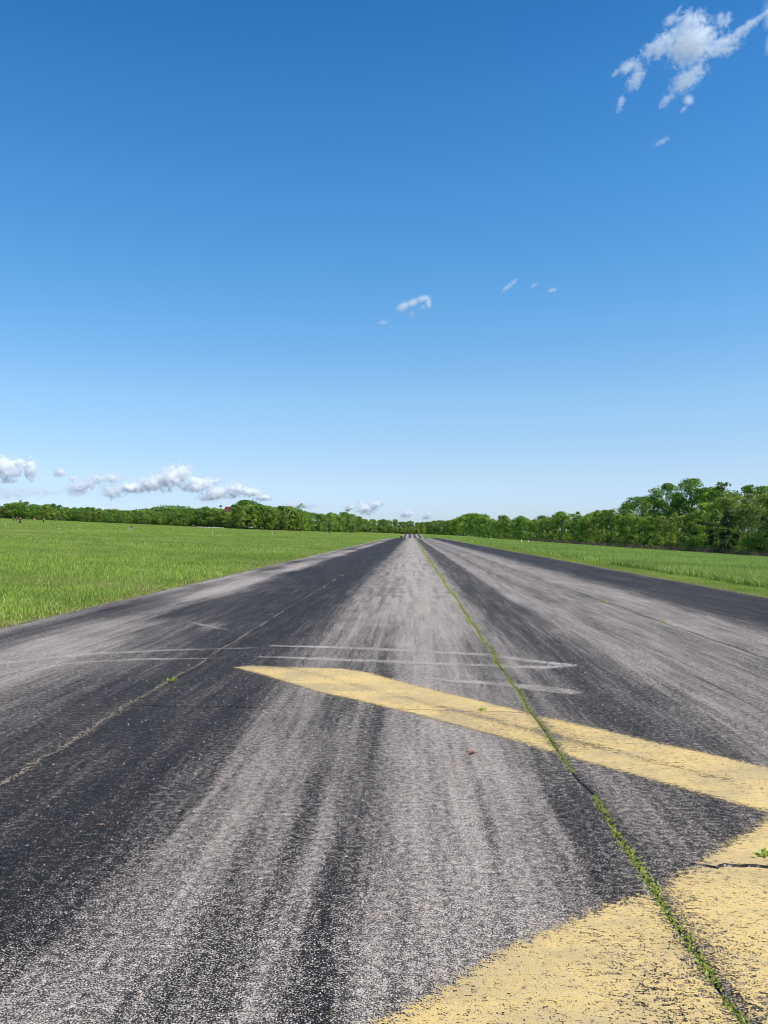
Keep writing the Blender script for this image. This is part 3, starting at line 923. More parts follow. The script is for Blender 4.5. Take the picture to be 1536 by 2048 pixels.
# distant set
proto('oak_far', 'oak_tree', M_OAK, [('dome', 18, 17, 46, 3200, .85, 81, .04), ('dome', 18, 15, 42, 3000, .85, 82, .04), ('dome', 18, 19, 50, 3400, .85, 83, .04)])
proto('mid_far', 'maple_tree', M_MID, [('dome', 16, 14, 40, 2600, .80, 91, .02), ('dome', 16, 12, 36, 2400, .80, 92, .02), ('dome', 15, 15, 42, 2600, .80, 93, .02)])
proto('light_far', 'poplar_tree', M_LIGHT, [('dome', 13, 11, 32, 1900, .75, 94, .0), ('poplar', 14, 10, 32, 1900, .75, 95, .0)])
proto('gold_far', 'golden_tree', M_GOLD, [('dome', 15, 14, 36, 2200, .8, 96, .02)])
proto('airy_far', 'slender_tree', M_MID, [('airy', 19, 11, 18, 700, .7, 97, .4), ('airy', 19, 9, 15, 600, .7, 98, .4)])

LOOK = {'oak_near': 'dark green broad oak', 'mid_near': 'mid green bushy maple', 'light_near': 'light green slim poplar', 'olive_near': 'olive green feathery tree',
        'cedar': 'blackish green cedar', 'airy': 'thin see-through tree', 'shrub': 'low green shrub', 'oak_far': 'dark green broad oak', 'mid_far': 'mid green round tree',
        'light_far': 'light green leafy tree', 'gold_far': 'golden yellow tree', 'airy_far': 'thin see-through tree'}
CAT = {'cedar': 'tree', 'shrub': 'shrub'}
ORD = ['first', 'second', 'third', 'fourth', 'fifth', 'sixth', 'seventh', 'eighth', 'ninth', 'tenth', 'eleventh', 'twelfth', 'thirteenth', 'fourteenth', 'fifteenth', 'sixteenth', 'seventeenth', 'eighteenth', 'nineteenth']
TENS = {20: ('twentieth', 'twenty'), 30: ('thirtieth', 'thirty'), 40: ('fortieth', 'forty'), 50: ('fiftieth', 'fifty'), 60: ('sixtieth', 'sixty'), 70: ('seventieth', 'seventy'), 80: ('eightieth', 'eighty'), 90: ('ninetieth', 'ninety')}
def ordinal(i):
    i += 1
    if i < 20: return ORD[i - 1]
    t, u = i // 10 * 10, i % 10
    return TENS[t][0] if u == 0 else TENS[t][1] + '-' + ORD[u - 1]

SEG = {}
def where(row, px):
    """place words with a count that starts again at each landmark"""
    for hi, nm in ((215, 'over the far left people'), (440, 'left of the red roof'), (625, 'about the tall oaks'), (735, 'right of the tall oaks'), (2000, 'behind the runway end')):
        if px < hi: break
    k = (row, nm); SEG[k] = SEG.get(k, -1) + 1
    return f'{ordinal(SEG[k])} from left {row}, {nm}'

trng = np.random.default_rng(99)
ntree = [0]
def plant(key, X, Y, H, label, group=None, widen=1.0, vi=None):
    vs = PROTO[key]
    nm, mat, tm, cm, H0 = vs[vi if vi is not None else trng.integers(len(vs))]
    z = float(terrain_full(np.array(X), np.array(Y)))
    root = empty(nm, (X, Y, z), trng.uniform(0, 6.28))
    s = H / H0
    root.scale = (s * widen, s * widen, s)
    tag(root, label, CAT.get(key, 'tree'), group)
    link('trunk', tm, None, root)
    link('crown', cm, None, root)
    ntree[0] += 1
    return root

def plant_px(key, px, top, Y, label, group=None, widen=1.0, vi=None):
    X = at_depth(px, Y)
    z = float(terrain_full(np.array(X), np.array(Y)))
    return plant(key, X, Y, max(2.0, height_at(px, top, Y) - z), label, group, widen, vi)

# -- right hand treeline: runs parallel to the runway at about X = 62
RX = 62.5
def right_Y(px, X=RX):
    d = ray(px, 1066); return X / (d.x / d.y)
skyR_px = [880, 900, 925, 945, 968, 985, 1000, 1020, 1040, 1060, 1085, 1100, 1125, 1150, 1175, 1200, 1225, 1250, 1275, 1300, 1330, 1360, 1385, 1410, 1430, 1450, 1480, 1510, 1540, 1620]
skyR_top = [1041, 1039, 1031, 1028, 1029, 1037, 1039, 1038, 1034, 1036, 1032, 1035, 1029, 1032, 1027, 1021, 1021, 1027, 1028, 1030, 1030, 1020, 1015, 1003, 1000, 995, 985, 980, 985, 980]
i = 0
px = 1585.0
front = []
while px > 905:
    Y = right_Y(px)
    front.append((px, Y)); 
    step_m = 4.6 if Y < 260 else (6.5 if Y < 420 else 10)
    px -= max(5.0, F_PX * RX / Y ** 2 * step_m)
ends = len(front)
for i, (px, Y) in enumerate(front):
    top = float(np.interp(px, skyR_px, skyR_top)) + trng.normal(4, 4.5 if px > 1000 else 1.5)
    if px > 1470: key = 'olive_near'
    elif px > 1400: key = trng.choice(['olive_near', 'light_near'])
    elif px > 1180: key = trng.choice(['light_near', 'light_near', 'mid_near'])
    elif px > 1020: key = trng.choice(['mid_near', 'light_near', 'mid_near', 'light_near'])
    else: key = trng.choice(['mid_far', 'light_far', 'mid_far'])
    w = 1.0 if px > 1020 else .8
    plant_px(key, px, top, Y + trng.normal(0, 1.0), f'{LOOK[key]}, {ordinal(i)} along the front of the right treeline from the near end', 'trees in front of the right treeline', w)
# tall ones behind it
back = [(1590, 985, 'oak_near', 1, 72), (1533, 972, 'oak_near', 1.0, 74), (1503, 969, 'airy', 1.0, 71), (1520, 972, 'airy', .8, 71), (1487, 972, 'airy', 1.2, 72), (1462, 981, 'mid_near', 1.0, 72), (1449, 963, 'airy', 1.0, 73), (1438, 975, 'mid_near', .85, 74),
        (1412, 975, 'oak_near', .8, 76), (1383, 957, 'oak_near', 1.02, 74), (1357, 985, 'oak_near', .9, 74), (1331, 967, 'oak_near', .95, 76), (1306, 990, 'mid_near', .9, 75), (1283, 993, 'oak_near', 1.15, 78), (1262, 1004, 'oak_near', .9, 78),
        (1240, 1022, 'mid_near', 1, 78), (1215, 1020, 'oak_near', 1, 78), (1190, 1024, 'mid_near', 1, 76), (1160, 1031, 'oak_near', .9, 76), (1145, 1027, 'airy', 1.2, 76), (1123, 1028, 'airy', 1.2, 76), (1103, 1037, 'oak_near', 1, 78), (1085, 1031, 'oak_near', 1.1, 76), (1062, 1038, 'mid_near', 1.1, 76), (1041, 1033, 'oak_near', 1.2, 76),
        (1020, 1039, 'oak_far', .8, 80), (1003, 1039, 'oak_far', .8, 80), (985, 1038, 'oak_far', .8, 80), (967, 1028, 'oak_far', .85, 76), (948, 1026, 'oak_far', .95, 76), (932, 1029, 'oak_far', .9, 76), (920, 1033, 'oak_far', .8, 78), (910, 1038, 'oak_far', .8, 78)]
for i, (px, top, key, w, X) in enumerate(back):
    Y = right_Y(px, X)
    plant_px(key, px, top, Y, f'{LOOK[key]}, {ordinal(i)} of the trees rising behind the right treeline', 'taller trees behind the right treeline', w)
# low growth under the near trees
for i, px in enumerate((1549, 1505, 1478, 1392, 1455, 1312, 1248, 1180)):
    Y = right_Y(px, 59.5)
    plant('shrub' if i not in (4,) else 'cedar', at_depth(px, Y), Y, trng.uniform(1.6, 3.6) if i != 4 else 8.5, f'{LOOK["shrub"] if i != 4 else LOOK["cedar"]} under the right trees, {ordinal(i)} from the near end', 'low growth under the right treeline')
for i, px in enumerate((1432, 1536, 1404)):
    Y = right_Y(px, 62.0 + i)
    plant('cedar', at_depth(px, Y), Y, 9.0 + i, f'{LOOK["cedar"]} squeezed into the right treeline, {ordinal(i)} of three', 'cedars in the right treeline', 1.0)

# -- left hand and far treeline
dep_px = [-60, 0, 150, 300, 400, 470, 560, 625, 680, 720, 800, 860, 905]
dep_Y = [700, 690, 640, 560, 540, 520, 540, 600, 700, 800, 880, 880, 840]
skyL_px = [-60, 0, 20, 40, 62, 80, 110, 132, 160, 185, 215, 250, 285, 310, 335, 360, 380, 400, 425, 445, 465, 480, 492, 508, 525, 545, 562, 580, 600, 622, 640, 658, 675, 692, 708, 722, 740, 760, 775, 790, 808, 830, 850, 865, 880, 895, 910]
skyL_top = [1010, 1010, 1004, 1001, 1005, 1009, 1006, 1012, 1013, 1014, 1016, 1019, 1019, 1022, 1024, 1019, 1015, 1013, 1012, 1018, 1012, 1003, 1002, 1004, 1009, 1014, 1014, 1012, 1017, 1022, 1024, 1024, 1025, 1023, 1027, 1035, 1037, 1036, 1038, 1038, 1041, 1042, 1042, 1041, 1039, 1040, 1038]
L_rows = []
px = -40.0
while px < 915:
    L_rows.append(px)
    px += trng.uniform(9, 15) if px < 720 else trng.uniform(7, 10)
for i, px in enumerate(L_rows):
    Y = float(np.interp(px, dep_px, dep_Y))
    sky_t = float(np.interp(px, skyL_px, skyL_top))
    key = trng.choice(['mid_far', 'light_far', 'mid_far', 'oak_far'])
    if px < 8: key = 'gold_far'
    if 462 < px < 610: key = trng.choice(['oak_far', 'oak_far', 'mid_far'])
    base = float(terrain_full(np.array(at_depth(px, Y)), np.array(Y)))
    drop = trng.uniform(2, 9) if key != 'light_far' else trng.uniform(8, 15)
    if px > 720: drop *= .5
    side = 'left' if px < 730 else 'end'
    plant_px(key, px, sky_t + drop, Y + trng.normal(0, 5), f'{LOOK[key]}, '+where('in front row', px), 'front trees of the far treeline', trng.uniform(.8, 1.05))
bk = []
px = -50.0
while px < 915:
    bk.append(px); px += trng.uniform(10, 17)
for i, px in enumerate(bk):
    Y = float(np.interp(px, dep_px, dep_Y)) + 28 + trng.uniform(0, 14)
    key = trng.choice(['oak_far', 'mid_far', 'oak_far'])
    plant_px(key, px, float(np.interp(px, skyL_px, skyL_top)) + trng.uniform(0, 3.5), Y, f'{LOOK[key]}, '+where('in back row', px), 'back trees of the far treeline', trng.uniform(.75, 1.0))
# special crowns on the skyline
plant_px('airy_far', 603, 1007, 560, 'thin see-through tree standing up right of the tall dark oaks')
plant_px('airy_far', 441, 1010, 560, 'thin pale tree just left of the red roof')
plant_px('airy_far', 694, 1019, 720, 'see-through round tree above the far treeline right of the lone small trees')
plant_px('airy_far', 41, 1000, 700, 'feathery tall tree above the far left treeline')
plant_px('oak_far', 492, 1000, 545, 'tallest dark green oak of the far treeline, right of the red roof', None, 1.15)
plant_px('oak_far', 562, 1012, 560, 'second tall dark oak right of the tallest oak', None, 1.2)
plant_px('light_far', 618, 1053, 430, 'small lone green tree standing out in the left meadow', None, .9)
plant_px('light_far', 642, 1055, 470, 'tiny lone sapling in the left meadow right of the small lone tree', None, .4)
for i, (px, top) in enumerate(((806, 1056), (820, 1053), (834, 1055), (846, 1057))):
    plant_px('light_far', px, top, 810 + 6 * i, f'bright green bush just beyond the far runway end, {ordinal(i)} from the left', 'bushes beyond the runway end', 1.3)

# -- undergrowth filling the foot of both treelines
def undergrowth(n, label, size, hmax, xy):
    X, Y = xy(n)
    Z = terrain_full(X, Y) + hmax * rng.uniform(0, 1, n) ** 1.4 * (0.35 + 1.1 * fbm(X * .12, Y * .12, 301, 2)) * .9
    me = leaves_mesh('undergrowth', np.stack([X, Y, Z], -1), size * rng.uniform(.6, 1.4, n), np.clip(rng.normal(.35, .22, n), 0, 1), np.zeros(n), .8)
    tag(link('undergrowth', me, M_OAK), label, kind='stuff')
def xy_right(n):
    y = 118 * (820 / 118) ** rng.uniform(0, 1, n)
    return 63 + 12 * rng.uniform(0, 1, n), y
def xy_left(n):
    q = rng.uniform(-60, 915, n)
    Yq = np.interp(q, dep_px, dep_Y) + rng.uniform(4, 34, n)
    return np.array([at_depth(a, 1.0) for a in q]) * Yq, Yq
undergrowth(60000, 'dark undergrowth filling the foot of the right hand treeline', .55, 4.5, xy_right)
undergrowth(46000, 'dark undergrowth filling the foot of the far left treeline', 1.3, 7.0, xy_left)

# -- wooded hills far off behind the left trees
def wooded_hills():
    xs = np.linspace(-1500, -420, 90); ys = np.linspace(2300, 3000, 36)
    X, Y = np.meshgrid(xs, ys)
    hgt = 22 * np.exp(-((X + 790) / 90) ** 2) + 14 * np.exp(-((X + 1180) / 190) ** 2) + 58
    prof = np.sin(np.clip((Y - 2300) / 500, 0, 1) * np.pi / 2)
    Z = -3 + hgt * prof + 10 * fbm(X / 30, Y / 60, 131, 3) * prof
    v = np.stack([X, Y, Z], -1).reshape(-1, 3)
    f = grid_faces(36, 90)
    me = mesh_np('hills', v, f, np.full(len(f), 4), smooth=True)
    tag(link('hills', me, flat_mat('hill_forest_floor', (.025, .05, .014), .95, .05, .3, .05)), kind='structure')
    r = np.random.default_rng(5)
    n = 26000
    xx = r.uniform(-1490, -430, n); yy = 2300 + 520 * r.uniform(0, 1, n)
    h2 = 22 * np.exp(-((xx + 790) / 90) ** 2) + 14 * np.exp(-((xx + 1180) / 190) ** 2) + 58
    pr = np.sin(np.clip((yy - 2300) / 500, 0, 1) * np.pi / 2)
    zz = -3 + h2 * pr + 10 * fbm(xx / 30, yy / 60, 131, 3) * pr + r.uniform(0, 9, n)
    P = np.stack([xx, yy, zz], -1)
    me = leaves_mesh('far_wood', P, r.uniform(4, 9, n), r.uniform(0, 1, n), np.zeros(n), .6)
    tag(link('far_wood', me, M_OAK), 'distant wooded ridge showing dark over the left treeline', kind='stuff')
wooded_hills()

# ------------------------------------------------------------------ house among the trees
def box(bm, x0, x1, y0, y1, z0, z1):
    vs = [bm.verts.new((x, y, z)) for z in (z0, z1) for y in (y0, y1) for x in (x0, x1)]
    for q in ((0, 2, 3, 1), (4, 5, 7, 6), (0, 1, 5, 4), (2, 6, 7, 3), (0, 4, 6, 2), (1, 3, 7, 5)):
        bm.faces.new([vs[k] for k in q])
def bm_obj(name, bm, mat, parent=None, smooth=False):
    me = bpy.data.meshes.new(name)
    bmesh.ops.recalc_face_normals(bm, faces=bm.faces)
    bm.to_mesh(me); bm.free()
    if smooth: me.polygons.foreach_set('use_smooth', [True] * len(me.polygons))
    return link(name, me, mat, parent)

def house():
    Y = 549; X = at_depth(457, Y)
    zb = float(terrain_full(np.array(X), np.array(Y)))
    ridge = height_at(457, 1014, Y) - zb
    eav = ridge - 2.6
    root = tag(empty('house', (X, Y, zb), -.35), 'house with a dark red roof and white gable showing between the far left trees', 'house')
    bm = bmesh.new(); box(bm, -4.6, 4.6, -3.6, 3.6, 0, eav); bm_obj('wall', bm, flat_mat('white_siding', (.62, .60, .58), .7), root)
    bm = bmesh.new()
    for s in (-1, 1):
        a = [bm.verts.new(p) for p in ((-5.2, s * 4.2, eav - .3), (5.2, s * 4.2, eav - .3), (5.2, 0, ridge), (-5.2, 0, ridge), (-5.2, s * 4.2, eav - .12), (5.2, s * 4.2, eav - .12), (5.2, 0, ridge + .2), (-5.2, 0, ridge + .2))]
        for q in ((0, 1, 2, 3), (4, 5, 6, 7), (0, 1, 5, 4), (0, 3, 7, 4), (1, 2, 6, 5)): bm.faces.new([a[k] for k in q])
    root.scale = (.5, .5, 1)
    bm_obj('roof', bm, flat_mat('red_roofing', (.19, .035, .035), .7), root)
    for s in (-1, 1):
        bm = bmesh.new()
        a = [bm.verts.new((s * 4.6, q[0], q[1])) for q in ((-3.55, eav), (3.55, eav), (0, ridge - .25))]
        b = [bm.verts.new((s * 4.4, q[0], q[1])) for q in ((-3.55, eav), (3.55, eav), (0, ridge - .25))]
        bm.faces.new(a); bm.faces.new(b[::-1])
        for k in range(3): bm.faces.new((a[k], a[(k + 1) % 3], b[(k + 1) % 3], b[k]))
        bm_obj('gable', bm, bpy.data.materials['white_siding'], root)
    for x in (-2.6, 0, 2.6):
        bm = bmesh.new(); box(bm, x - .45, x + .45, -3.66, -3.55, eav - 2.3, eav - .9); w = bm_obj('window', bm, flat_mat('window_glass', (.05, .06, .08), .2, .5), root)
house()

# ------------------------------------------------------------------ people
SKIN = flat_mat('skin', (.46, .29, .21), .6)
HAIR = flat_mat('hair', (.03, .022, .016), .7)
def cloth(name, c): return flat_mat(name, c, .9, .1, .15, 20)

def skin_body(name, joints, edges, radii, mat, parent):
    me = bpy.data.meshes.new(name)
    me.from_pydata(joints, edges, [])
    o = bpy.data.objects.new(name, me); COL.objects.link(o)
    o.modifiers.new('skin', 'SKIN')
    for v, r in zip(me.skin_vertices[0].data, radii): v.radius = r
    me.skin_vertices[0].data[0].use_root = True
    sub = o.modifiers.new('sub', 'SUBSURF'); sub.levels = 1; sub.render_levels = 1
    dg = bpy.context.evaluated_depsgraph_get(); dg.update()
    m2 = bpy.data.meshes.new_from_object(o.evaluated_get(dg))
    o.modifiers.clear(); o.data = m2; m2.name = name
    m2.materials.clear(); m2.materials.append(mat)
    o.parent = parent
    return o

def person(px, feet_py, Y, label, top_col, leg_col, facing=0.0, pose='stand', hgt=1.75, group='people far off in the left meadow', hat=None):
    X = at_depth(px, Y)
    z = float(terrain_full(np.array(X), np.array(Y)))
    root = tag(empty('person', (X, Y, z), facing), label, 'person', group)
    k = hgt / 1.75
    st = .16 if pose == 'walk' else 0
    J = [(0, 0, .95), (0, 0, 1.2), (0, 0, 1.43), (0, -.01, 1.53), (0, -.02, 1.64), (0, -.01, 1.71),
         (.10, 0, .90), (.11, -st * .6, .50), (.11, st * .2, .08), (.11, -.13, .03),
         (-.10, 0, .90), (-.11, st * .6, .50), (-.11, st * 1.4, .10), (-.11, st * 1.4 - .13, .04),
         (.20, 0, 1.41), (.27, .02, 1.14), (.29, -.06, .90), (.30, -.08, .80),
         (-.20, 0, 1.41), (-.27, .02, 1.14), (-.29, -.06, .90), (-.30, -.08, .80)]
    if pose == 'reach':
        J[15] = (.46, -.05, 1.36); J[16] = (.66, -.14, 1.36); J[17] = (.76, -.18, 1.36)
        J[19] = (-.34, -.06, 1.16); J[20] = (-.24, -.26, 1.22); J[21] = (-.20, -.34, 1.26)
    E = [(0, 1), (1, 2), (2, 3), (3, 4), (4, 5), (0, 6), (6, 7), (7, 8), (8, 9), (0, 10), (10, 11), (11, 12), (12, 13), (2, 14), (14, 15), (15, 16), (16, 17), (2, 18), (18, 19), (19, 20), (20, 21)]
    Rd = [(.15, .11), (.13, .10), (.15, .10), (.055, .055), (.085, .10), (.06, .07), (.085, .085), (.06, .06), (.045, .045), (.04, .03), (.085, .085), (.06, .06), (.045, .045), (.04, .03),
          (.06, .06), (.043, .043), (.035, .035), (.03, .02), (.06, .06), (.043, .043), (.035, .035), (.03, .02)]
    J = [tuple(c * k for c in j) for j in J]
    skin_body('body', J, E, Rd, SKIN, root)
    sj = [0, 1, 2, 14, 15, 18, 19]
    m = {a: i for i, a in enumerate(sj)}
    se = [(m[a], m[b]) for a, b in E if a in m and b in m]
    skin_body('shirt', [J[a] for a in sj], se, [(Rd[a][0] + .022, Rd[a][1] + .022) for a in sj], cloth('shirt_cloth', top_col), root)
    tj = [0, 6, 7, 10, 11] if leg_col is not None and len(leg_col) == 4 else [0, 6, 7, 8, 10, 11, 12]
    m = {a: i for i, a in enumerate(tj)}
    se = [(m[a], m[b]) for a, b in E if a in m and b in m]
    skin_body('trousers' if len(tj) == 7 else 'shorts', [J[a] for a in tj], se, [(Rd[a][0] + .02, Rd[a][1] + .02) for a in tj], cloth('trouser_cloth', leg_col[:3]), root)
    skin_body('hair', [J[4], J[5], (J[5][0], J[5][1] + .02, J[5][2] + .03)], [(0, 1), (1, 2)], [(.088, .07), (.075, .085), (.04, .04)], HAIR if hat is None else cloth('hat_cloth', hat), root).location = (0, .035, .03)
    return root

BLACK, WHITE, NAVY, KHAKI = (.018, .018, .020), (.72, .72, .72), (.03, .04, .08), (.36, .30, .22)
person(40, 1053, 172, 'person in black with bare lower legs and one arm out, nearest in the left meadow', BLACK, BLACK + (1,), .5, 'reach')
person(27, 1046, 300, 'person in dark clothes left of the near person in black', BLACK, BLACK, .2)
person(33, 1045, 320, 'person in all black directly beside the near person in black', BLACK, NAVY, 1.2)
person(69, 1046, 300, 'person in an orange top on the far left meadow', (.60, .20, .05), KHAKI, .4)
person(87, 1046, 300, 'person in a white top and dark trousers right of the orange top', WHITE, BLACK, -.4)
person(111, 1047, 290, 'person in a grey green top, furthest right of the far left group', (.12, .15, .10), KHAKI, 2.2)
person(387, 1055, 480, 'person in a white shirt alone before the far trees', WHITE, BLACK, .2)
for px, top_c, leg_c, lab, ps in ((493, NAVY, BLACK, 'person in navy, leftmost of the group below the tallest oak', 'walk'), (497.5, WHITE, NAVY, 'person in white, second from the left below the tallest oak', 'stand'),
                      (502, WHITE, NAVY, 'person in white, third from the left below the tallest oak', 'walk'), (505, (.4, .45, .6), BLACK, 'person in pale blue at the right of the group below the tallest oak', 'stand'),
                      (522, WHITE, BLACK, 'person in white of the pair right of the group', 'stand'), (526, BLACK, BLACK, 'person in black of the pair right of the group', 'walk')):
    person(px, 1061, 400, lab, top_c, leg_c, float(trng.uniform(-1, 1)), ps)
person(557, 1062, 430, 'person in dark clothes alone between the pair and the lone small tree', NAVY, BLACK, .3)
person(627, 1063, 440, 'person in dark clothes beside the lone small tree', BLACK, BLACK, -.5)

# ------------------------------------------------------------------ small field things
def on_ground(px, Y):
    X = at_depth(px, Y)
    return (X, Y, float(terrain_full(np.array(X), np.array(Y))))
M_WHITE = flat_mat('white_plastic', (.78, .78, .76), .5)
M_BLACK = flat_mat('black_plastic', (.02, .02, .022), .5)
def stake(px, Y, h, label, mat=None, group='white stakes in the left meadow'):
    root = tag(empty('marker_stake', on_ground(px, Y), 0), label, 'stake', group)
    bm = bmesh.new(); bmesh.ops.create_cone(bm, segments=8, radius1=.035, radius2=.028, depth=h, cap_ends=True, matrix=Matrix.Translation((0, 0, h / 2)))
    bm_obj('rod', bm, mat or M_WHITE, root)
    bm = bmesh.new(); bmesh.ops.create_cone(bm, segments=8, radius1=.05, radius2=.02, depth=.12, cap_ends=True, matrix=Matrix.Translation((0, 0, h + .06)))
    bm_obj('cap', bm, mat or M_WHITE, root)
stake(10, 130, .75, 'thin white stake in the meadow at the far left edge')
stake(258, 150, .6, 'thin white stake in the meadow, left one of two close together')
stake(263, 150, .62, 'thin white stake in the meadow, right one of two close together')
stake(425, 150, .6, 'thin white stake standing alone in the left meadow')
stake(545, 200, .7, 'thin white stake in the meadow below the tall dark oaks')
stake(510, 240, .8, 'pinkish stake in the meadow below the walking group', flat_mat('pink_plastic', (.55, .36, .28), .6))

def cone(px, Y, label, s=.45):
    root = tag(empty('marker_cone', on_ground(px, Y)), label, 'marker cone', 'white edge marker cones')
    bm = bmesh.new(); box(bm, -s * .5, s * .5, -s * .5, s * .5, 0, s * .1); bm_obj('foot', bm, M_WHITE, root)
    bm = bmesh.new(); bmesh.ops.create_cone(bm, segments=12, radius1=s * .4, radius2=s * .1, depth=s * 1.5, cap_ends=True, matrix=Matrix.Translation((0, 0, s * .1 + s * .75)))
    bm_obj('cone', bm, M_WHITE, root)
for i, (px, Y) in enumerate(((744, 330), (771, 420), (788, 300))):
    cone(px, Y, f'small white marker cone left of the far runway, {ordinal(i)} from the left')
for i, (px, Y) in enumerate(((906, 300), (945, 330), (983, 330), (1043, 230), (1056, 225))):
    cone(px, Y, f'small white marker cone in the tall grass right of the runway, {ordinal(i)} from the left', .55)

def crate(px, Y, label, w, h, group=None):
    root = tag(empty('equipment_case', on_ground(px, Y), .1), label, 'case', group)
    bm = bmesh.new(); box(bm, -w / 2, w / 2, -w * .25, w * .25, .04, h); bmesh.ops.bevel(bm, geom=list(bm.edges), offset=.03, segments=2, affect='EDGES')
    bm_obj('case_body', bm, M_BLACK, root)
    for s in (-1, 1):
        bm = bmesh.new(); box(bm, s * (w / 2 + .09) - .09, s * (w / 2 + .09) + .09, -w * .22, w * .22, 0, h * .8); bm_obj('end_panel', bm, M_WHITE, root)
    bm = bmesh.new(); box(bm, -w * .15, w * .15, -.03, .03, h - .02, h + .05); bm_obj('handle', bm, M_BLACK, root)
crate(263, 219, 'low black case with white end panels lying in the left meadow', .8, .52)
crate(217, 330, 'small black case in the meadow before the far left trees', .6, .5)
crate(659, 330, 'small black case in the meadow left of the far runway', .7, .75)

def barrel(px, Y, label, r, h):
    X, Yy, z = on_ground(px, Y)
    root = tag(empty('barrel', (X, Yy, z)), label, 'barrel', 'black barrels at the runway dip')
    bm = bmesh.new()
    prof = [(r * .94, 0), (r, .05), (r, h * .33), (r * 1.05, h * .35), (r, h * .37), (r, h * .66), (r * 1.05, h * .68), (r, h * .7), (r, h - .05), (r * .94, h)]
    ringv = [[bm.verts.new((q * math.cos(a * math.pi / 8), q * math.sin(a * math.pi / 8), z0)) for a in range(16)] for q, z0 in prof]
    for a, b in zip(ringv, ringv[1:]):
        for k in range(16): bm.faces.new((a[k], a[(k + 1) % 16], b[(k + 1) % 16], b[k]))
    bm.faces.new(ringv[-1]); bm.faces.new(ringv[0][::-1])
    bm_obj('drum', bm, M_BLACK, root)
    bm = bmesh.new(); bmesh.ops.create_cone(bm, segments=16, radius1=r * .9, radius2=r * .9, depth=.04, cap_ends=True, matrix=Matrix.Translation((0, 0, h + .02)))
    bm_obj('lid', bm, M_BLACK, root)
barrel(803, 262, 'black barrel at the left side of the far runway crest', .30, .75)
barrel(849.5, 420, 'black barrel at the right side of the far runway dip', .45, 3.1)
for i, px in enumerate((818, 837)):
    stake(px, 780, 2.6, f'white marker post at the far runway end, {"left" if i == 0 else "right"} one', None, 'white posts at the runway end')

# ------------------------------------------------------------------ clouds (volumes high above and far away)
def cloud(name, label, lobes, D, dens, amp=0.9, nscale=1.0, seed=0.0, thick=0.6, soft=2.2, stretch=None, aniso=0.2, grow=1.25):
    """lobes in photo pixels (px, py, rx, ry[, tilt]); D metres from the camera"""
    cx = sum(l[0] for l in lobes) / len(lobes); cy = sum(l[1] for l in lobes) / len(lobes)
    d = ray(cx, cy).normalized()
    C = Vector((0, 0, CAM_H)) + d * D
    q = d.to_track_quat('-Z', 'Y')
    qi = q.to_matrix()
    m_px = D / F_PX
    size = max(max(l[2], l[3]) for l in lobes) * m_px
    L = []
    pts = []
    ico = bmesh.new(); bmesh.ops.create_icosphere(ico, subdivisions=2, radius=1.0)
    for l in lobes:
        t = math.radians(l[4]) if len(l) > 4 else 0.0
        c = Vector(((l[0] - cx) * m_px, -(l[1] - cy) * m_px, 0))
        rx, ry = l[2] * m_px, l[3] * m_px
        rx, ry = rx * grow, ry * grow
        rz = thick * math.sqrt(rx * ry)
        L.append((c, (rx, rz, ry), t))
        M = Matrix.Translation(c) @ Matrix.Rotation(t, 4, 'Z') @ Matrix.Diagonal((rx * 1.45, ry * 1.45, rz * 1.45, 1))
        pts += [M @ v.co for v in ico.verts]
    ico.free()
    bm = bmesh.new()
    for q3 in pts: bm.verts.new(q3)
    res = bmesh.ops.convex_hull(bm, input=bm.verts[:])
    dele = [v for v in bm.verts if not v.link_faces]
    bmesh.ops.delete(bm, geom=dele, context='VERTS')
    bm.faces.ensure_lookup_table()
    t = NT(name + '_vapour')
    p = t.n('ShaderNodeTexCoord').outputs['Object']
    m = None
    for c, (rx, rz, ry), tl in L:
        v = t.vmath('SUBTRACT', p, tuple(c))
        if abs(tl) > 1e-4:
            rot = t.n('ShaderNodeVectorRotate', rotation_type='Z_AXIS'); t.l(v, rot.inputs['Vector']); rot.inputs['Angle'].default_value = -tl
            v = rot.outputs[0]
        v = t.vmath('MULTIPLY', v, (1 / rx, 1 / ry, 1 / rz))
        dd = t.math('SUBTRACT', 1.0, t.vmath('LENGTH', v))
        m = dd if m is None else t.math('SMOOTH_MAX', m, dd, 0.25)
    ns = nscale / size
    pv = t.vmath('ADD', p, (seed * size, seed * 2 * size, 0))
    if stretch: pv = t.vmath('MULTIPLY', pv, stretch)
    nz = t.noise(pv, 3.2 * ns, 9.0, 0.64, 0.6)
    e = t.math('ADD', m, t.math('MULTIPLY', t.math('SUBTRACT', nz.outputs[0], 0.50), amp * 3.6))
    e = t.math('MULTIPLY', e, soft * 0.6, clamp=True)
    e = t.math('POWER', e, 1.3)
    hull = t.sstep(m, -0.40, -0.28)
    e = t.math('MULTIPLY', e, hull)
    pvn = t.n('ShaderNodeVolumeScatter')
    pvn.inputs['Color'].default_value = rgb(1, 1, 1)
    pvn.inputs['Anisotropy'].default_value = aniso
    t.l(t.math('MULTIPLY', e, dens / size), pvn.inputs['Density'])
    t.l(pvn.outputs[0], t.out.inputs['Volume'])
    t.m.cycles.volume_step_rate = 0.25
    o = bm_obj(name, bm, t.m)
    o.matrix_world = Matrix.Translation(C) @ q.to_matrix().to_4x4()
    return tag(o, label, 'cloud', 'clouds in the blue sky')

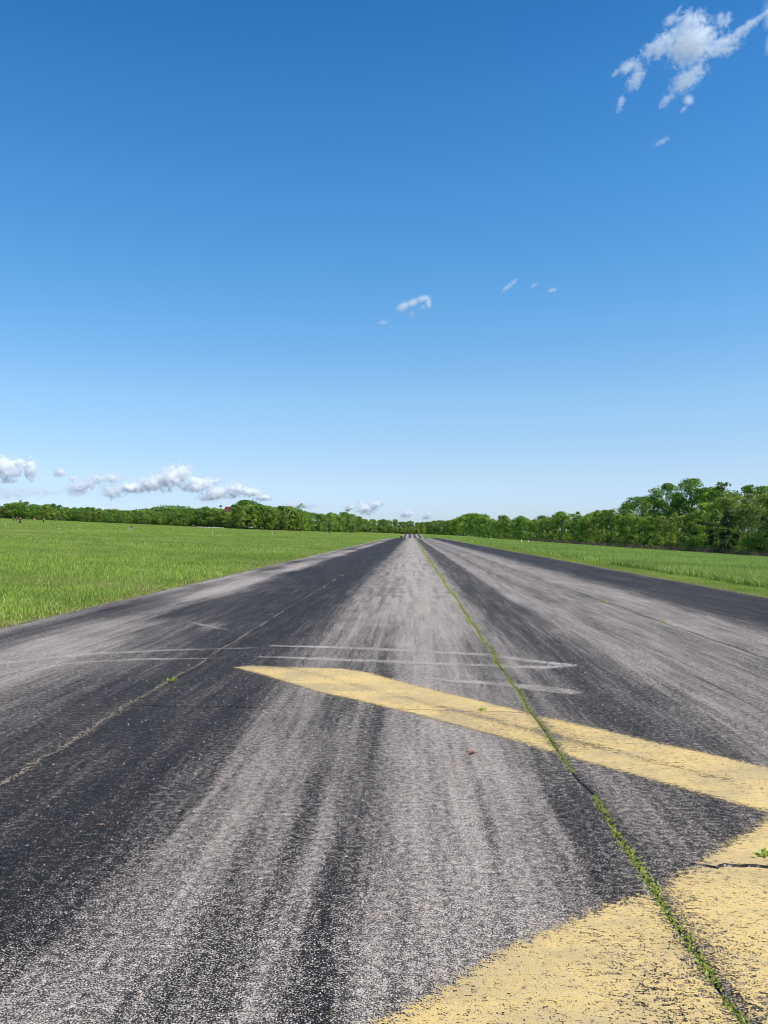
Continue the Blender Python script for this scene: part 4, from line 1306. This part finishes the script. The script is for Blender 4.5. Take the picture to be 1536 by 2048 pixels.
cloud('cloud', 'bright white ragged cloud, largest in the upper right sky',
      [(1380, 93, 50, 42), (1335, 88, 44, 20, 24), (1380, 62, 30, 20), (1428, 70, 18, 14), (1428, 107, 40, 18, 12), (1462, 88, 34, 10, 28), (1486, 75, 20, 6, 28),
       (1374, 146, 40, 20, 30), (1341, 174, 22, 9, 35), (1280, 112, 30, 13, 12), (1290, 134, 26, 14, 48), (1264, 166, 9, 18, -25)], 2600, 4.2, .60, 1.7, 1.3, .36, 2.8, None, .27, 1.0)
cloud('cloud', 'little faint cloud scrap just above the big upper right cloud', [(1343, 36, 13, 8, 28), (1355, 24, 10, 3, 45)], 2600, 1.0, .7, 1.2, 2.1)
cloud('cloud', 'little faint cloud scrap just below the big upper right cloud', [(1376, 203, 8, 9, 50), (1368, 216, 7, 4, 40)], 2600, 1.1, .7, 1.2, 3.3)
cloud('cloud', 'cloud piece cut by the top right photo edge', [(1540, 40, 11, 22), (1537, 84, 6, 14)], 2600, .8, .7, 1.2, 4.7)
cloud('cloud', 'faint wisp at right well below the big upper right cloud', [(1324, 283, 14, 5, 20)], 3200, .7, .7, 1.2, 5.1)
cloud('cloud', 'small curled white wisp in the middle of the sky', [(808, 613, 14, 8, 30), (826, 606, 14, 7, 22), (846, 598, 14, 6, 10), (856, 606, 6, 11), (847, 614, 8, 5)], 4200, 1.9, .75, 1.6, 6.4)
cloud('cloud', 'faint tuft just below the curled wisp', [(824, 628, 6, 8, -20)], 4200, .8, .7, 1.2, 6.9)
cloud('cloud', 'very faint puff left of and below the curled wisp', [(766, 645, 11, 5)], 4200, .6, .7, 1.2, 7.3)
cloud('cloud', 'thin slanted wisp right of the curled wisp, largest of its three', [(1016, 574, 14, 5, 38), (1026, 566, 12, 4, 42)], 4600, 1.2, .7, 1.3, 8.2)
cloud('cloud', 'tiny faint fleck, middle of the three small wisps', [(1067, 571, 8, 4, 35)], 4600, .6, .7, 1.2, 8.8)
cloud('cloud', 'tiny pale puff, rightmost of the three small wisps', [(1105, 580, 9, 4, 8)], 4600, 1.0, .7, 1.2, 9.1)
HZ = 11000
cloud('cloud', 'white broken cloud low over the trees at the left photo edge', [(8, 932, 26, 16), (18, 944, 24, 10), (54, 938, 13, 18), (30, 928, 24, 9), (-20, 935, 24, 18), (18, 958, 14, 6)], HZ, 15.0, .85, 1.0, 10.2, .5, 1.5)
cloud('cloud', 'pale low cloud bank close above the far left trees', [(40, 988, 40, 10), (90, 985, 30, 8), (142, 985, 20, 8)], HZ, 3.9, .85, 1.0, 11.2, .5, 1.5)
cloud('cloud', 'small round puff between the left edge cloud and the long cloud', [(122, 945, 12, 8), (144, 957, 8, 5)], HZ, 8.4, .85, 1.0, 12.2, .5, 1.5)
cloud('cloud', 'broken pale cloud left of the tallest horizon cloud', [(175, 970, 28, 11, 22), (200, 957, 22, 7), (225, 957, 20, 8), (222, 983, 18, 13), (160, 978, 20, 7), (260, 975, 20, 9)], HZ, 11.1, .85, 1.0, 13.2, .5, 1.5)
cloud('cloud', 'tallest white heaped cloud on the left horizon', [(310, 966, 36, 14, 14), (345, 955, 30, 20, 24), (366, 946, 18, 12, 30), (325, 962, 26, 15), (395, 968, 34, 13, 8), (425, 962, 16, 7, 12), (275, 975, 26, 10)], HZ, 17.4, .85, 1.0, 14.2, .5, 1.5)
cloud('cloud', 'white horizon cloud above the tall oaks, right of the tallest cloud', [(435, 987, 26, 11, 18), (470, 980, 24, 13, 15), (500, 984, 24, 9), (415, 996, 16, 6), (520, 996, 14, 6)], HZ, 15.0, .85, 1.0, 15.2, .5, 1.5)
cloud('cloud', 'small white puff right of the cloud above the tall oaks', [(532, 995, 14, 6)], HZ, 9.3, .85, 1.0, 16.2, .5, 1.5)
cloud('cloud', 'low pale cloud touching the treetops right of the oaks', [(588, 1010, 24, 8, 10), (618, 1012, 14, 6)], HZ, 7.5, .85, 1.0, 17.2, .5, 1.5)
cloud('cloud', 'white two humped cloud low over the far trees left of the runway', [(700, 1014, 12, 7), (733, 1018, 18, 10), (752, 1009, 16, 7, 18), (720, 1005, 7, 4)], HZ, 11.1, .85, 1.0, 18.2, .5, 1.5)
cloud('cloud', 'small white puff low over the trees straight above the runway end', [(814, 1028, 14, 7, 15)], HZ, 9.9, .85, 1.0, 19.2, .5, 1.5)
cloud('cloud', 'smaller white puff right of the runway end puff', [(855, 1032, 11, 6, 20)], HZ, 9.3, .85, 1.0, 20.2, .5, 1.5)
cloud('cloud', 'wide pale hazy bank lying behind the low clouds above the left trees', [(60, 985, 130, 24), (250, 985, 150, 26), (420, 998, 130, 18), (560, 1012, 100, 12)], 15000, 1.6, .25, .8, 21.2, .5, 1.0)
print('trees', ntree[0])
